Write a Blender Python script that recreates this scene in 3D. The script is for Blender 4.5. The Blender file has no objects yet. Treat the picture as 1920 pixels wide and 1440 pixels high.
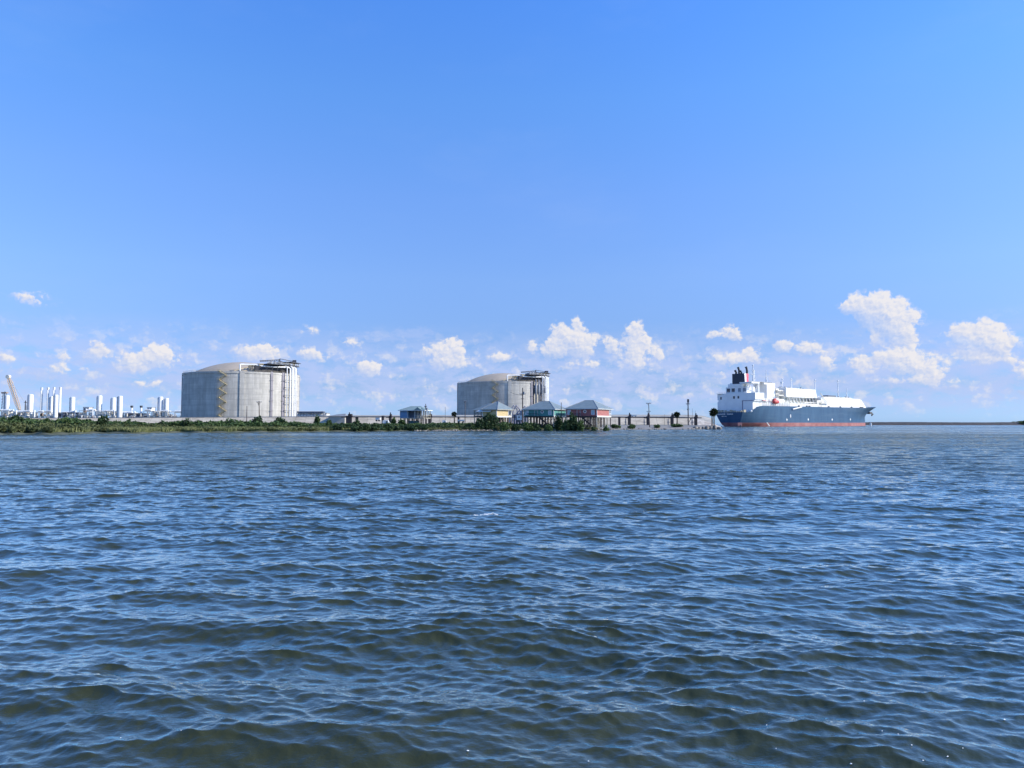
import bpy, bmesh, math, random
import numpy as np
from mathutils import Vector, Matrix, Euler
R = math.radians
sc = bpy.context.scene
COL = sc.collection
# ------------------------------------------------------------------ camera
CAM_H = 2.5
F = 26.0 / 36.0 * 1920.0
PITCH = math.atan(73.5 / F)
cam_d = bpy.data.cameras.new("camera"); cam = bpy.data.objects.new("camera", cam_d); COL.objects.link(cam)
cam_d.lens = 26.0; cam_d.sensor_width = 36.0; cam_d.clip_start = 0.1; cam_d.clip_end = 60000
cam.location = (0, 0, CAM_H); cam.rotation_euler = (R(90) + PITCH, 0, 0)
sc.camera = cam
sc.view_settings.view_transform = 'Standard'; sc.view_settings.look = 'None'
sc.view_settings.gamma = 1.0; sc.view_settings.use_curve_mapping = False
sc.view_settings.exposure = 0.3
sc.cycles.max_bounces = 6; sc.cycles.transparent_max_bounces = 8
sc.cycles.use_adaptive_sampling = True; sc.cycles.adaptive_threshold = 0.02

# ------------------------------------------------------------------ sun
SUN_AZ = R(-5)          # angle in the XY plane from +X
SUN_EL = R(31)
sd = Vector((math.cos(SUN_AZ) * math.cos(SUN_EL), math.sin(SUN_AZ) * math.cos(SUN_EL), math.sin(SUN_EL)))
sun_d = bpy.data.lights.new("sun", 'SUN'); sun = bpy.data.objects.new("sun", sun_d); COL.objects.link(sun)
sun_d.energy = 5.0; sun_d.angle = R(0.53); sun_d.color = (1.0, 0.92, 0.79)
sun.rotation_euler = sd.to_track_quat('Z', 'Y').to_euler()

# ------------------------------------------------------------------ world
world = bpy.data.worlds.new("World"); sc.world = world; world.use_nodes = True
class G:
    """tiny node graph helper"""
    def __init__(s, tree): s.t = tree; s.n = tree.nodes; s.l = tree.links
    def node(s, typ, **kw):
        n = s.n.new(typ)
        for k, v in kw.items(): setattr(n, k, v)
        return n
    def put(s, sock, v):
        if hasattr(v, 'is_linked') or isinstance(v, bpy.types.NodeSocket): s.l.new(v, sock)
        else: sock.default_value = v
    def m(s, op, a, b=0.0, c=0.0, clamp=False):
        n = s.node('ShaderNodeMath', operation=op, use_clamp=clamp)
        s.put(n.inputs[0], a); s.put(n.inputs[1], b)
        if len(n.inputs) > 2: s.put(n.inputs[2], c)
        return n.outputs[0]
    def v(s, op, a, b=None, scale=None):
        n = s.node('ShaderNodeVectorMath', operation=op)
        s.put(n.inputs[0], a)
        if b is not None: s.put(n.inputs[1], b)
        if scale is not None: s.put(n.inputs['Scale'], scale)
        return n.outputs['Value'] if op in ('LENGTH', 'DOT_PRODUCT', 'DISTANCE') else n.outputs['Vector']
    def comb(s, x, y, z):
        n = s.node('ShaderNodeCombineXYZ')
        for i, q in enumerate((x, y, z)): s.put(n.inputs[i], q)
        return n.outputs[0]
    def sep(s, v):
        n = s.node('ShaderNodeSeparateXYZ'); s.put(n.inputs[0], v); return n.outputs
    def noise(s, vec, scale, detail=4, rough=0.55, dist=0.0, out='Fac'):
        n = s.node('ShaderNodeTexNoise'); s.put(n.inputs['Vector'], vec)
        s.put(n.inputs['Scale'], scale); n.inputs['Detail'].default_value = detail
        n.inputs['Roughness'].default_value = rough; n.inputs['Distortion'].default_value = dist
        return n.outputs[out]
    def mix(s, f, a, b, typ='MIX'):
        n = s.node('ShaderNodeMix', data_type='RGBA', blend_type=typ)
        s.put(n.inputs[0], f); s.put(n.inputs[6], a); s.put(n.inputs[7], b)
        return n.outputs[2]
    def ramp(s, f, stops, interp='LINEAR'):
        n = s.node('ShaderNodeValToRGB'); n.color_ramp.interpolation = interp
        e = n.color_ramp.elements
        while len(e) > len(stops): e.remove(e[-1])
        while len(e) < len(stops): e.new(1.0)
        for i, (p, c) in enumerate(stops): e[i].position = p; e[i].color = (*c, 1)
        s.put(n.inputs[0], f); return n.outputs[0]
    def smooth(s, x, a, b):
        n = s.node('ShaderNodeMapRange', interpolation_type='SMOOTHSTEP')
        s.put(n.inputs[0], x); n.inputs[1].default_value = a; n.inputs[2].default_value = b
        return n.outputs[0]

def build_world():
    t = world.node_tree; t.nodes.clear(); g = G(t)
    out = g.node('ShaderNodeOutputWorld'); bg = g.node('ShaderNodeBackground')
    bg.inputs['Strength'].default_value = 0.102
    sky = g.node('ShaderNodeTexSky', sky_type='NISHITA'); sky.sun_disc = False
    sky.sun_elevation = SUN_EL; sky.sun_rotation = R(90) - SUN_AZ
    sky.altitude = 0; sky.air_density = 1.0; sky.dust_density = 0.3; sky.ozone_density = 3.0
    # the camera's white balance: a cooler, more saturated sky
    hs = g.node('ShaderNodeHueSaturation'); hs.inputs['Saturation'].default_value = SKY_SAT; hs.inputs['Hue'].default_value = 0.5
    g.put(hs.inputs['Color'], sky.outputs[0])
    tc = g.node('ShaderNodeTexCoord')
    s = g.sep(tc.outputs['Generated'])
    az = g.m('ARCTAN2', s[0], s[1]); el = g.m('ARCSINE', s[2])
    # humid air: more blue low down than the clear-air model gives
    tint = g.ramp(g.m('DIVIDE', g.m('MULTIPLY', el, 57.2958), 62.0, clamp=True), [(e / 62.0, tuple(q / 4 for q in c)) for e, c in SKY_GRADE])
    tint = g.v('SCALE', tint, scale=4.0)
    skyc = g.mix(1.0, hs.outputs[0], tint, 'MULTIPLY')
    p = g.comb(g.m('MULTIPLY', az, 57.2958), g.m('MULTIPLY', el, 57.2958), 0.0)
    # billowing edges: warp the position twice
    w1 = g.v('SUBTRACT', g.noise(p, 0.55, 3, 0.5, out='Color'), (0.5, 0.5, 0.5))
    w2 = g.v('SUBTRACT', g.noise(p, 2.2, 4, 0.6, out='Color'), (0.5, 0.5, 0.5))
    pw = g.v('ADD', p, g.v('MULTIPLY', w1, (0.9, 0.7, 0.0)))
    pw = g.v('ADD', pw, g.v('MULTIPLY', w2, (0.6, 0.5, 0.0)))
    def pix(px, py): 
        u = (px - 960) / F; v = (720 - py) / F
        d = Vector((u, math.cos(PITCH) - v * math.sin(PITCH), math.sin(PITCH) + v * math.cos(PITCH))).normalized()
        return math.degrees(math.atan2(d.x, d.y)), math.degrees(math.asin(d.z))
    def blobs(lst, lean=False):
        acc = None; acv = None
        for (cx, cy, rx, ry, k) in lst:
            a, e = pix(cx, cy); sx = 24.2 / rx * 1.0; sy = 24.2 / ry * 1.0
            q = g.v('MULTIPLY', g.v('SUBTRACT', pw, (a, e, 0)), (sx, sy, 0))
            val = g.m('MULTIPLY', g.m('EXPONENT', g.m('MULTIPLY', g.v('DOT_PRODUCT', q, q), -0.9)), k)
            acc = val if acc is None else g.m('ADD', acc, val)
            if lean:
                w = g.v('SCALE', q, scale=val)
                acv = w if acv is None else g.v('ADD', acv, w)
        if lean:
            return acc, g.m('DIVIDE', g.v('DOT_PRODUCT', acv, (0.45, 0.89, 0)), g.m('MAXIMUM', acc, 0.01))
        return acc
    bright, lean = blobs(CLOUDS, True); soft = blobs(SOFT)
    def vor(vec, scale):
        n = g.node('ShaderNodeTexVoronoi', voronoi_dimensions='2D', feature='SMOOTH_F1'); n.inputs['Smoothness'].default_value = 0.35
        g.put(n.inputs['Vector'], vec); n.inputs['Scale'].default_value = scale; return n.outputs['Distance']
    def lumps(q):
        a = g.m('MULTIPLY', g.m('SUBTRACT', 0.5, vor(q, 0.9)), 0.75)
        b = g.m('MULTIPLY', g.m('SUBTRACT', 0.5, vor(q, 2.3)), 0.42)
        c = g.m('MULTIPLY', g.m('SUBTRACT', 0.5, vor(q, 5.5)), 0.20)
        d = g.m('MULTIPLY', g.m('SUBTRACT', g.noise(q, 5.0, 5, 0.6), 0.5), 0.35)
        return g.m('ADD', g.m('ADD', a, b), g.m('ADD', c, d))
    pl = g.v('MULTIPLY', g.v('ADD', p, g.v('MULTIPLY', w2, (0.5, 0.5, 0))), (1, 1.1, 0))
    fb = g.m('ADD', lumps(pl), 0.5)
    fb_s = g.m('ADD', lumps(g.v('ADD', pl, (0.13, 0.16, 0))), 0.5)
    dens = g.m('ADD', bright, g.m('MULTIPLY', g.m('MULTIPLY', g.m('SUBTRACT', fb, 0.60), 0.95), g.smooth(bright, 0.0, 0.35)))
    c_mask = g.smooth(dens, 0.10, 0.50)
    # a broad field of thin low cloud all round the horizon
    band = g.m('MULTIPLY', g.smooth(g.sep(p)[1], -0.2, 2.0), g.m('SUBTRACT', 1.0, g.smooth(g.sep(p)[1], 3.8, 8.0)))
    n2 = g.noise(g.v('MULTIPLY', pw, (0.55, 1.5, 0)), 0.8, 6, 0.6)
    thin = g.m('MULTIPLY', g.smooth(n2, 0.27, 0.62), band)
    puff = g.m('ADD', g.noise(g.v('ADD', g.v('MULTIPLY', pw, (1, 1.7, 0)), (3.3, 1.7, 0)), 0.62, 3, 0.5), g.m('MULTIPLY', g.m('SUBTRACT', fb, 0.6), 0.32))
    puff = g.m('MULTIPLY', g.m('MULTIPLY', g.smooth(puff, 0.50, 0.72), band), 0.6)
    s_dens = g.m('ADD', soft, g.m('MULTIPLY', g.m('SUBTRACT', g.noise(g.v('MULTIPLY', p, (0.8, 1.9, 0)), 1.5, 6, 0.6), 0.5), 1.3))
    s_mask = g.m('MULTIPLY', g.smooth(s_dens, 0.2, 0.9), 0.5)
    thin = g.m('MAXIMUM', thin, s_mask)
    # puffs far round the horizon that the picture does not show
    relief = g.m('MULTIPLY', g.m('SUBTRACT', fb, fb_s), 1.15)
    shade = g.m('ADD', g.m('ADD', 0.62, g.m('MULTIPLY', lean, 0.45)), relief, clamp=True)
    c_mask = g.m('MULTIPLY', c_mask, g.m('ADD', 0.45, g.m('MULTIPLY', g.smooth(lean, -1.1, 0.1), 0.55)))
    c_mask = g.m('MAXIMUM', c_mask, puff)
    lit = g.mix(shade, (*CL_DARK, 1), (*CL_LIT, 1))
    thinc = g.mix(0.5, (*CL_THIN, 1), (*CL_THIN, 1))
    veil = g.m('MULTIPLY', g.smooth(g.noise(g.v('MULTIPLY', pw, (0.35, 1.0, 0)), 0.09, 6, 0.6), 0.48, 0.78), 0.16)
    skyc = g.mix(veil, skyc, (3.4, 4.7, 7.6, 1))
    col = g.mix(g.m('MULTIPLY', thin, 0.8), skyc, thinc)
    col = g.mix(g.m('MULTIPLY', c_mask, 0.93), col, lit)
    g.put(bg.inputs['Color'], col); g.l.new(bg.outputs[0], out.inputs[0])
# radiances before the 0.125 strength
SKY_SAT = 1.1
SKY_GRADE = [(0.4, (0.54, 0.90, 1.95)), (2.6, (0.52, 0.71, 1.29)), (6.4, (0.76, 0.86, 1.28)), (11, (1.08, 1.15, 1.52)), (17, (1.24, 1.38, 1.83)), (24, (1.2, 1.60, 2.15)), (30.2, (1.08, 1.65, 2.45)), (45, (0.95, 1.8, 2.5)), (61, (0.9, 1.8, 2.4))]
CL_LIT = (7.1, 6.85, 6.9); CL_DARK = (3.9, 4.75, 6.9); CL_THIN = (4.0, 4.85, 7.5)
CLOUDS = [(1660,572,22,16,.9),(1625,572,24,18,.8),(1590,572,13,11,.7),(1655,592,34,20,1.0),(1685,605,24,17,1.0),(1665,625,28,14,.5),(1700,635,18,14,.5),(1637,636,8,8,.45),
 (1830,620,20,16,.9),(1845,640,30,18,1.0),(1872,645,16,16,.7),(1790,625,20,10,.7),(1840,672,32,10,.5),(1915,695,14,18,.5),
 (1685,672,42,15,.8),(1700,690,24,14,.6),(1612,690,22,13,.65),(1550,678,16,16,.55),(1755,700,20,16,.5),(1720,715,60,8,.4),
 (1048,625,15,16,.8),(1083,606,9,12,.7),(1078,635,24,16,.9),(1090,650,34,18,.9),(1035,655,22,16,.75),(997,652,10,13,.5),(1145,645,12,13,.6),(1190,625,16,20,.75),(1200,648,20,12,.75),(1190,672,24,20,.8),(1232,668,14,14,.6),(1100,686,45,9,.35),
 (1340,632,20,8,.5),(1376,626,13,14,.65),(1370,672,36,12,.6),(1410,660,18,10,.5),(1472,646,20,11,.65),(1513,650,18,12,.65),(1355,700,20,10,.35),
 (850,655,22,18,.8),(820,668,24,16,.6),(845,682,36,12,.5),(800,655,10,10,.45),(688,688,26,18,.75),(588,663,26,13,.65),(480,662,34,15,.7),(505,652,14,8,.5),
 (262,672,34,14,.75),(295,664,20,14,.75),(318,674,24,18,.5),(245,690,20,10,.5),(178,655,13,14,.8),(122,668,12,12,.35),(110,695,22,10,.35),(65,560,26,10,.5),(15,672,20,8,.45),(280,722,22,8,.4),(935,668,18,12,.6),(655,642,20,10,.4),(578,620,20,9,.4)]
SOFT = [(700,632,90,16,.7),(780,622,40,10,.6),(560,626,50,12,.45),(300,505,40,10,.22),(1608,382,18,10,.25),(60,562,52,12,.5),(1690,650,80,50,.5),(1100,665,120,40,.55),(1380,650,70,40,.45),(1840,670,60,40,.45),(1560,660,80,40,.35),(270,680,80,40,.45),(500,640,70,22,.45),(840,680,90,40,.4),(1210,690,90,30,.4),(110,680,80,30,.3),(1700,710,140,24,.35),(540,574,16,5,.3)]
build_world()
# ------------------------------------------------------------------ materials
def new_mat(name):
    m = bpy.data.materials.new(name); m.use_nodes = True
    g = G(m.node_tree); b = m.node_tree.nodes['Principled BSDF']
    return m, g, b
# ------------------------------------------------------------------ water
def wave_tile(N, L, lam_lo, lam_hi, direction, spread, slope_rms, power, seed):
    rng = np.random.default_rng(seed)
    k1 = np.fft.fftfreq(N, L / N) * 2 * np.pi
    kx, ky = np.meshgrid(k1, k1, indexing='ij')
    k = np.hypot(kx, ky); k[0, 0] = 1
    c = (kx * math.cos(direction) + ky * math.sin(direction)) / k
    D = np.abs(c) ** spread * (c > 0) + 0.015
    kl, kh = 2 * np.pi / lam_hi, 2 * np.pi / lam_lo
    S = k ** (-power) * D * np.exp(-(kl / k) ** 4) * np.exp(-(k / kh) ** 2)
    S[0, 0] = 0
    H = np.sqrt(S) * (rng.normal(size=(N, N)) + 1j * rng.normal(size=(N, N)))
    sx = np.fft.ifft2(1j * kx * H).real; sy = np.fft.ifft2(1j * ky * H).real
    s = slope_rms / math.sqrt((sx ** 2 + sy ** 2).mean())
    h = np.fft.ifft2(H).real * s
    dx = np.fft.ifft2(-1j * kx / k * H).real * s; dy = np.fft.ifft2(-1j * ky / k * H).real * s
    return np.stack([h, dx, dy], -1).astype(np.float32), L
def sample_tile(tile, x, y):
    A, L = tile; N = A.shape[0]
    u = (x / L * N) % N; v = (y / L * N) % N
    i = np.floor(u).astype(np.int64); j = np.floor(v).astype(np.int64)
    fu = (u - i)[..., None]; fv = (v - j)[..., None]; i %= N; j %= N; i2 = (i + 1) % N; j2 = (j + 1) % N
    return (A[i, j] * (1 - fu) * (1 - fv) + A[i2, j] * fu * (1 - fv) + A[i, j2] * (1 - fu) * fv + A[i2, j2] * fu * fv)
TA = wave_tile(1024, 83.0, 0.6, 1.7, R(-92), 9.0, 0.110, 4.2, 5)
TB = wave_tile(1024, 17.0, 0.10, 0.60, R(-88), 5.5, 0.225, 3.7, 9)
TC = wave_tile(512, 5.3, 0.05, 0.26, R(-96), 1.2, 0.10, 3.3, 12)
TD = wave_tile(512, 131.0, 1.8, 4.2, R(-92), 22.0, 0.062, 4.2, 21)
CHOP = -0.95
WATER_GAIN = 2.05
def wave_at(x, y, r):
    a = sample_tile(TA, x + 31, y + 12)
    b = sample_tile(TB, x * 0.96 - y * 0.28, x * 0.28 + y * 0.96)
    a = a + sample_tile(TD, x - 7, y + 40)
    c = sample_tile(TC, x * 0.9 + y * 0.43, -x * 0.43 + y * 0.9)
    fa = np.clip((700 - r) / 500, 0, 1); fb = np.clip((110 - r) / 80, 0, 1); fc = np.clip((20 - r) / 10, 0, 1)
    # gusts: patches where the small waves lie flatter or steeper
    gu = 0.95 + 0.22 * np.sin(x * 0.11 + 1.3 * np.sin(y * 0.05)) * np.sin(y * 0.183 + 1.0 + np.sin(x * 0.06)) + 0.22 * np.sin(x * 0.47 + 2 * np.sin(y * 0.31)) * np.sin(y * 0.93 + 1.7 * np.sin(x * 0.23))
    h = a[..., 0] * fa + b[..., 0] * fb * gu + c[..., 0] * fc * gu
    dx = CHOP * (a[..., 1] * fa + b[..., 1] * fb + c[..., 1] * fc * 0.6); dy = CHOP * (a[..., 2] * fa + b[..., 2] * fb + c[..., 2] * fc * 0.6)
    return h, dx, dy
def build_water():
    fine = np.radians(np.arange(-41, 41.01, 0.085))
    coarse = np.radians(np.arange(43, 318, 2.5))
    az = np.concatenate([fine, coarse])
    r = [1.2]
    while r[-1] < 900: 
        q = r[-1]; r.append(q + max(0.012, min(0.0042 * q, 0.018 + 0.0011 * q ** 1.0 * (1 + q / 60))))
    r = np.array([0.5] + r + [1000, 1150, 1350, 1600, 2000, 2600, 3600, 5500, 9000, 20000, 45000])
    rr, aa = np.meshgrid(r, az, indexing='ij')
    x = rr * np.sin(aa); y = rr * np.cos(aa)
    h, dx, dy = wave_at(x, y, rr)
    P = np.stack([x + dx, y + dy, h], -1).reshape(-1, 3).astype(np.float32)
    nr, na = len(r), len(az)
    i = np.arange(nr - 1)[:, None] * na; j = np.arange(na)[None, :]; j2 = (j + 1) % na
    Q = np.stack([i + j, i + na + j, i + na + j2, i + j2], -1).reshape(-1, 4)
    Q = Q[:, ::-1]
    me = bpy.data.meshes.new('water')
    me.vertices.add(len(P)); me.vertices.foreach_set('co', P.ravel())
    me.loops.add(Q.size); me.loops.foreach_set('vertex_index', Q.ravel().astype(np.int32))
    me.polygons.add(len(Q)); me.polygons.foreach_set('loop_start', np.arange(0, Q.size, 4, dtype=np.int32))
    me.update(calc_edges=True)
    me.polygons.foreach_set('use_smooth', np.ones(len(Q), dtype=bool))
    lod = me.attributes.new('range', 'FLOAT', 'POINT'); lod.data.foreach_set('value', rr.ravel().astype(np.float32))
    print('water quads', len(Q), 'up', me.polygons[1000].normal.z)
    o = bpy.data.objects.new('water', me); COL.objects.link(o); o['kind'] = 'structure'
    m, g, b = new_mat('water')
    pos = g.node('ShaderNodeNewGeometry').outputs['Position']
    at = g.node('ShaderNodeAttribute', attribute_name='range').outputs['Fac']
    g.put(b.inputs['Roughness'], g.m('ADD', 0.025, g.m('MULTIPLY', g.smooth(at, 60.0, 600.0), 0.10)))
    b.inputs['IOR'].default_value = 1.4
    turb = g.noise(pos, 0.25, 3, 0.5)
    g.put(b.inputs['Base Color'], g.mix(turb, (0.025, 0.030, 0.010, 1), (0.042, 0.043, 0.014, 1)))
    # ripples too small for the mesh at each distance
    p1 = g.v('MULTIPLY', pos, (0.8, 1.25, 0.6))
    n1 = g.noise(p1, 7.0, 4, 0.6)
    n2 = g.noise(g.v('MULTIPLY', pos, (0.6, 1.1, 0.5)), 1.7, 5, 0.62)
    n3 = g.noise(g.v('MULTIPLY', pos, (0.3, 0.8, 0.3)), 0.45, 4, 0.6)
    w2 = g.smooth(at, 45.0, 160.0); w3 = g.smooth(at, 200.0, 700.0)
    gust = g.m('ADD', 0.45, g.m('MULTIPLY', g.smooth(g.noise(g.v('MULTIPLY', pos, (0.25, 1.0, 0)), 0.035, 5, 0.65), 0.32, 0.68), 1.1))
    hgt = g.m('ADD', g.m('MULTIPLY', n1, 0.013), g.m('ADD', g.m('MULTIPLY', gust, g.m('MULTIPLY', g.m('MULTIPLY', n2, w2), 0.36)), g.m('MULTIPLY', g.m('MULTIPLY', n3, w3), 0.7)))
    bp = g.node('ShaderNodeBump'); bp.inputs['Strength'].default_value = 1.0; bp.inputs['Distance'].default_value = 1.0
    g.put(bp.inputs['Height'], hgt); 
    # murky body under a clear surface
    di = g.node('ShaderNodeBsdfDiffuse'); g.l.new(b.inputs['Base Color'].links[0].from_socket, di.inputs[0]); g.l.new(bp.outputs[0], di.inputs['Normal'])
    gl = g.node('ShaderNodeBsdfGlossy'); gl.inputs[0].default_value = (0.92, 1.0, 0.96, 1); g.l.new(b.inputs['Roughness'].links[0].from_socket, gl.inputs['Roughness']); g.l.new(bp.outputs[0], gl.inputs['Normal'])
    fr = g.node('ShaderNodeFresnel'); fr.inputs[0].default_value = 1.333; g.l.new(bp.outputs[0], fr.inputs['Normal'])
    gain = g.m('SUBTRACT', WATER_GAIN, g.m('MULTIPLY', g.smooth(at, 8.0, 55.0), WATER_GAIN - 0.88))
    gain = g.m('ADD', gain, g.m('MULTIPLY', g.smooth(at, 90.0, 300.0), 0.8))
    mx = g.node('ShaderNodeMixShader'); g.put(mx.inputs[0], g.m('MULTIPLY', fr.outputs[0], gain, clamp=True))
    g.l.new(di.outputs[0], mx.inputs[1]); g.l.new(gl.outputs[0], mx.inputs[2]); g.l.new(mx.outputs[0], g.n['Material Output'].inputs[0])
    me.materials.append(m)
    return o
water = build_water()
# ------------------------------------------------------------------ measuring the view: pixel of the 1920 x 1440 photograph -> direction
def ray(px, py):
    u = (px - 960) / F; v = (720 - py) / F
    yy = math.cos(PITCH) - v * math.sin(PITCH)
    return u / yy, (math.sin(PITCH) + v * math.cos(PITCH)) / yy
def PX(px, Y): return ray(px, 793)[0] * Y
def PZ(py, Y): return CAM_H + ray(960, py)[1] * Y

# ------------------------------------------------------------------ mesh helper
class MB:
    def __init__(s): s.v = []; s.f = []; s.mi = []; s.cur = 0
    def add(s, vs, fs):
        o = len(s.v); s.v.extend([tuple(q) for q in vs]); s.f.extend([tuple(i + o for i in f) for f in fs]); s.mi.extend([s.cur] * len(fs)); return s
    def box(s, x0, x1, y0, y1, z0, z1):
        vs = [(x, y, z) for z in (z0, z1) for y in (y0, y1) for x in (x0, x1)]
        return s.add(vs, [(0, 2, 3, 1), (4, 5, 7, 6), (0, 1, 5, 4), (2, 6, 7, 3), (0, 4, 6, 2), (1, 3, 7, 5)])
    def hexa(s, b, t):     # bottom 4 points, top 4 points (counter clockwise)
        return s.add(list(b) + list(t), [(3, 2, 1, 0), (4, 5, 6, 7), (0, 1, 5, 4), (1, 2, 6, 5), (2, 3, 7, 6), (3, 0, 4, 7)])
    def bar(s, a, b, w, h=None):   # rectangular bar between two points
        a = Vector(a); b = Vector(b); d = (b - a)
        if d.length < 1e-6: return s
        d.normalize(); up = Vector((0, 0, 1)) if abs(d.z) < 0.95 else Vector((0, 1, 0))
        x = d.cross(up).normalized(); y = x.cross(d).normalized(); h = h or w
        q = [x * w / 2 * i + y * h / 2 * j for i, j in ((-1, -1), (1, -1), (1, 1), (-1, 1))]
        return s.hexa([a + k for k in q], [b + k for k in q])
    def tube(s, pts, rad, n=8, cap=True):
        pts = [Vector(p) for p in pts]; rad = rad if hasattr(rad, '__len__') else [rad] * len(pts)
        vs = []; fs = []; prev = None
        for i, p in enumerate(pts):
            d = (pts[min(i + 1, len(pts) - 1)] - pts[max(i - 1, 0)]).normalized()
            if prev is None:
                up = Vector((0, 0, 1)) if abs(d.z) < 0.9 else Vector((0, 1, 0)); x = d.cross(up).normalized()
            else:
                x = (prev - d * prev.dot(d)).normalized()
            prev = x; y = d.cross(x)
            for k in range(n):
                a = 2 * math.pi * k / n; vs.append(p + (x * math.cos(a) + y * math.sin(a)) * rad[i])
        for i in range(len(pts) - 1):
            for k in range(n):
                k2 = (k + 1) % n; fs.append((i * n + k, i * n + k2, (i + 1) * n + k2, (i + 1) * n + k))
        if cap: fs.append(tuple(range(n - 1, -1, -1))); fs.append(tuple((len(pts) - 1) * n + k for k in range(n)))
        return s.add(vs, fs)
    def cyl(s, x, y, z0, z1, r0, r1=None, n=16): return s.tube([(x, y, z0), (x, y, z1)], [r0, r0 if r1 is None else r1], n)
    def lathe(s, prof, x=0, y=0, n=24, cap=True):
        vs = []; fs = []
        for (r, z) in prof:
            for k in range(n): a = 2 * math.pi * k / n; vs.append((x + r * math.cos(a), y + r * math.sin(a), z))
        for i in range(len(prof) - 1):
            for k in range(n): k2 = (k + 1) % n; fs.append((i * n + k, i * n + k2, (i + 1) * n + k2, (i + 1) * n + k))
        if cap: fs.append(tuple(range(n - 1, -1, -1))); fs.append(tuple((len(prof) - 1) * n + k for k in range(n)))
        return s.add(vs, fs)
    def ball(s, c, r, n=12, sq=1.0):
        return s.lathe([(max(r * math.sin(math.pi * i / 8), 0.001), c[2] - r * sq * math.cos(math.pi * i / 8)) for i in range(9)], c[0], c[1], n)
    def build(s, name, mat, parent=None, smooth=False, fix=True):
        me = bpy.data.meshes.new(name)
        me.from_pydata(s.v, [], s.f)
        mats = mat if isinstance(mat, (list, tuple)) else [mat]
        for m in mats: me.materials.append(m)
        if len(mats) > 1: me.polygons.foreach_set('material_index', s.mi)
        if fix:
            bm = bmesh.new(); bm.from_mesh(me); bmesh.ops.recalc_face_normals(bm, faces=bm.faces); bm.to_mesh(me); bm.free()
        if smooth:
            me.polygons.foreach_set('use_smooth', [True] * len(me.polygons))
            me.set_sharp_from_angle(angle=R(40))
        me.update()
        o = bpy.data.objects.new(name, me); COL.objects.link(o)
        if parent: o.parent = parent
        return o
def np_mesh(name, V, Q, mat, parent=None, smooth=False):
    me = bpy.data.meshes.new(name); V = np.asarray(V, np.float32); Q = np.asarray(Q, np.int32)
    me.vertices.add(len(V)); me.vertices.foreach_set('co', V.ravel()); me.loops.add(Q.size); me.loops.foreach_set('vertex_index', Q.ravel())
    me.polygons.add(len(Q)); me.polygons.foreach_set('loop_start', np.arange(0, Q.size, Q.shape[1], dtype=np.int32)); me.update(calc_edges=True)
    if smooth: me.polygons.foreach_set('use_smooth', np.ones(len(Q), dtype=bool))
    me.materials.append(mat); o = bpy.data.objects.new(name, me); COL.objects.link(o)
    if parent: o.parent = parent
    return o
def tag(o, label=None, cat=None, group=None, kind=None):
    if label: o['label'] = label
    if cat: o['category'] = cat
    if group: o['group'] = group
    if kind: o['kind'] = kind
    return o
def thing(name, label, cat, loc=(0, 0, 0), rz=0.0, group=None):
    o = bpy.data.objects.new(name, None); COL.objects.link(o); o.location = loc; o.rotation_euler = (0, 0, rz); o.empty_display_size = 1
    return tag(o, label, cat, group)
def copy_tree(o, parent=None):
    c = o.copy(); COL.objects.link(c)
    if parent: c.parent = parent
    for ch in list(o.children): copy_tree(ch, c)
    return c

# ------------------------------------------------------------------ materials
MATS = {}
def mat(name, col, rough=0.6, var=0.12, scale=0.4, col2=None, bump=0.0, metal=0.0, stretch=(1, 1, 1), spec=None):
    if name in MATS: return MATS[name]
    m, g, b = new_mat(name)
    tc = g.node('ShaderNodeTexCoord').outputs['Object']
    n = g.noise(g.v('MULTIPLY', tc, stretch), scale, 6, 0.6)
    c2 = col2 or tuple(min(1, q * (1 + var)) for q in col); c1 = tuple(q * (1 - var) for q in col) if col2 is None else col
    g.put(b.inputs['Base Color'], g.mix(g.smooth(n, 0.3, 0.7), (*c1, 1), (*c2, 1)))
    b.inputs['Roughness'].default_value = rough; b.inputs['Metallic'].default_value = metal
    if spec is not None: b.inputs['Specular IOR Level'].default_value = spec
    if bump:
        bp = g.node('ShaderNodeBump'); bp.inputs['Strength'].default_value = 0.6; bp.inputs['Distance'].default_value = bump
        g.put(bp.inputs['Height'], g.noise(tc, scale * 6, 5, 0.6)); g.l.new(bp.outputs[0], b.inputs['Normal'])
    MATS[name] = m; return m
def leaf_mat(name, a, b_, trans=0.25):
    if name in MATS: return MATS[name]
    m, g, b = new_mat(name)
    geo = g.node('ShaderNodeNewGeometry')
    n = g.noise(geo.outputs['Position'], 0.35, 3, 0.5)
    f = g.m('ADD', g.m('MULTIPLY', geo.outputs['Random Per Island'], 0.5), g.m('MULTIPLY', g.smooth(n, 0.3, 0.7), 0.5))
    c = g.mix(f, (*a, 1), (*b_, 1))
    g.put(b.inputs['Base Color'], c); b.inputs['Roughness'].default_value = 0.7; b.inputs['Specular IOR Level'].default_value = 0.25
    t = g.node('ShaderNodeBsdfTranslucent'); g.put(t.inputs[0], c); mx = g.node('ShaderNodeMixShader'); mx.inputs[0].default_value = trans
    g.l.new(b.outputs[0], mx.inputs[1]); g.l.new(t.outputs[0], mx.inputs[2]); g.l.new(mx.outputs[0], g.n['Material Output'].inputs[0])
    MATS[name] = m; return m
WHITE = mat('white_paint', (0.74, 0.75, 0.74), 0.45, 0.05, 0.2)
OFFWHITE = mat('cream_paint', (0.60, 0.58, 0.52), 0.6, 0.15, 0.3)
DARK = mat('dark_steel', (0.035, 0.04, 0.055), 0.6, 0.3, 0.5)
GREY = mat('grey_steel', (0.24, 0.26, 0.29), 0.55, 0.2, 0.5)
YELLOW = mat('yellow_steel', (0.44, 0.36, 0.20), 0.6, 0.15, 0.5)
TAN = mat('tan_steel', (0.34, 0.30, 0.22), 0.7, 0.15, 0.5)
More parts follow.
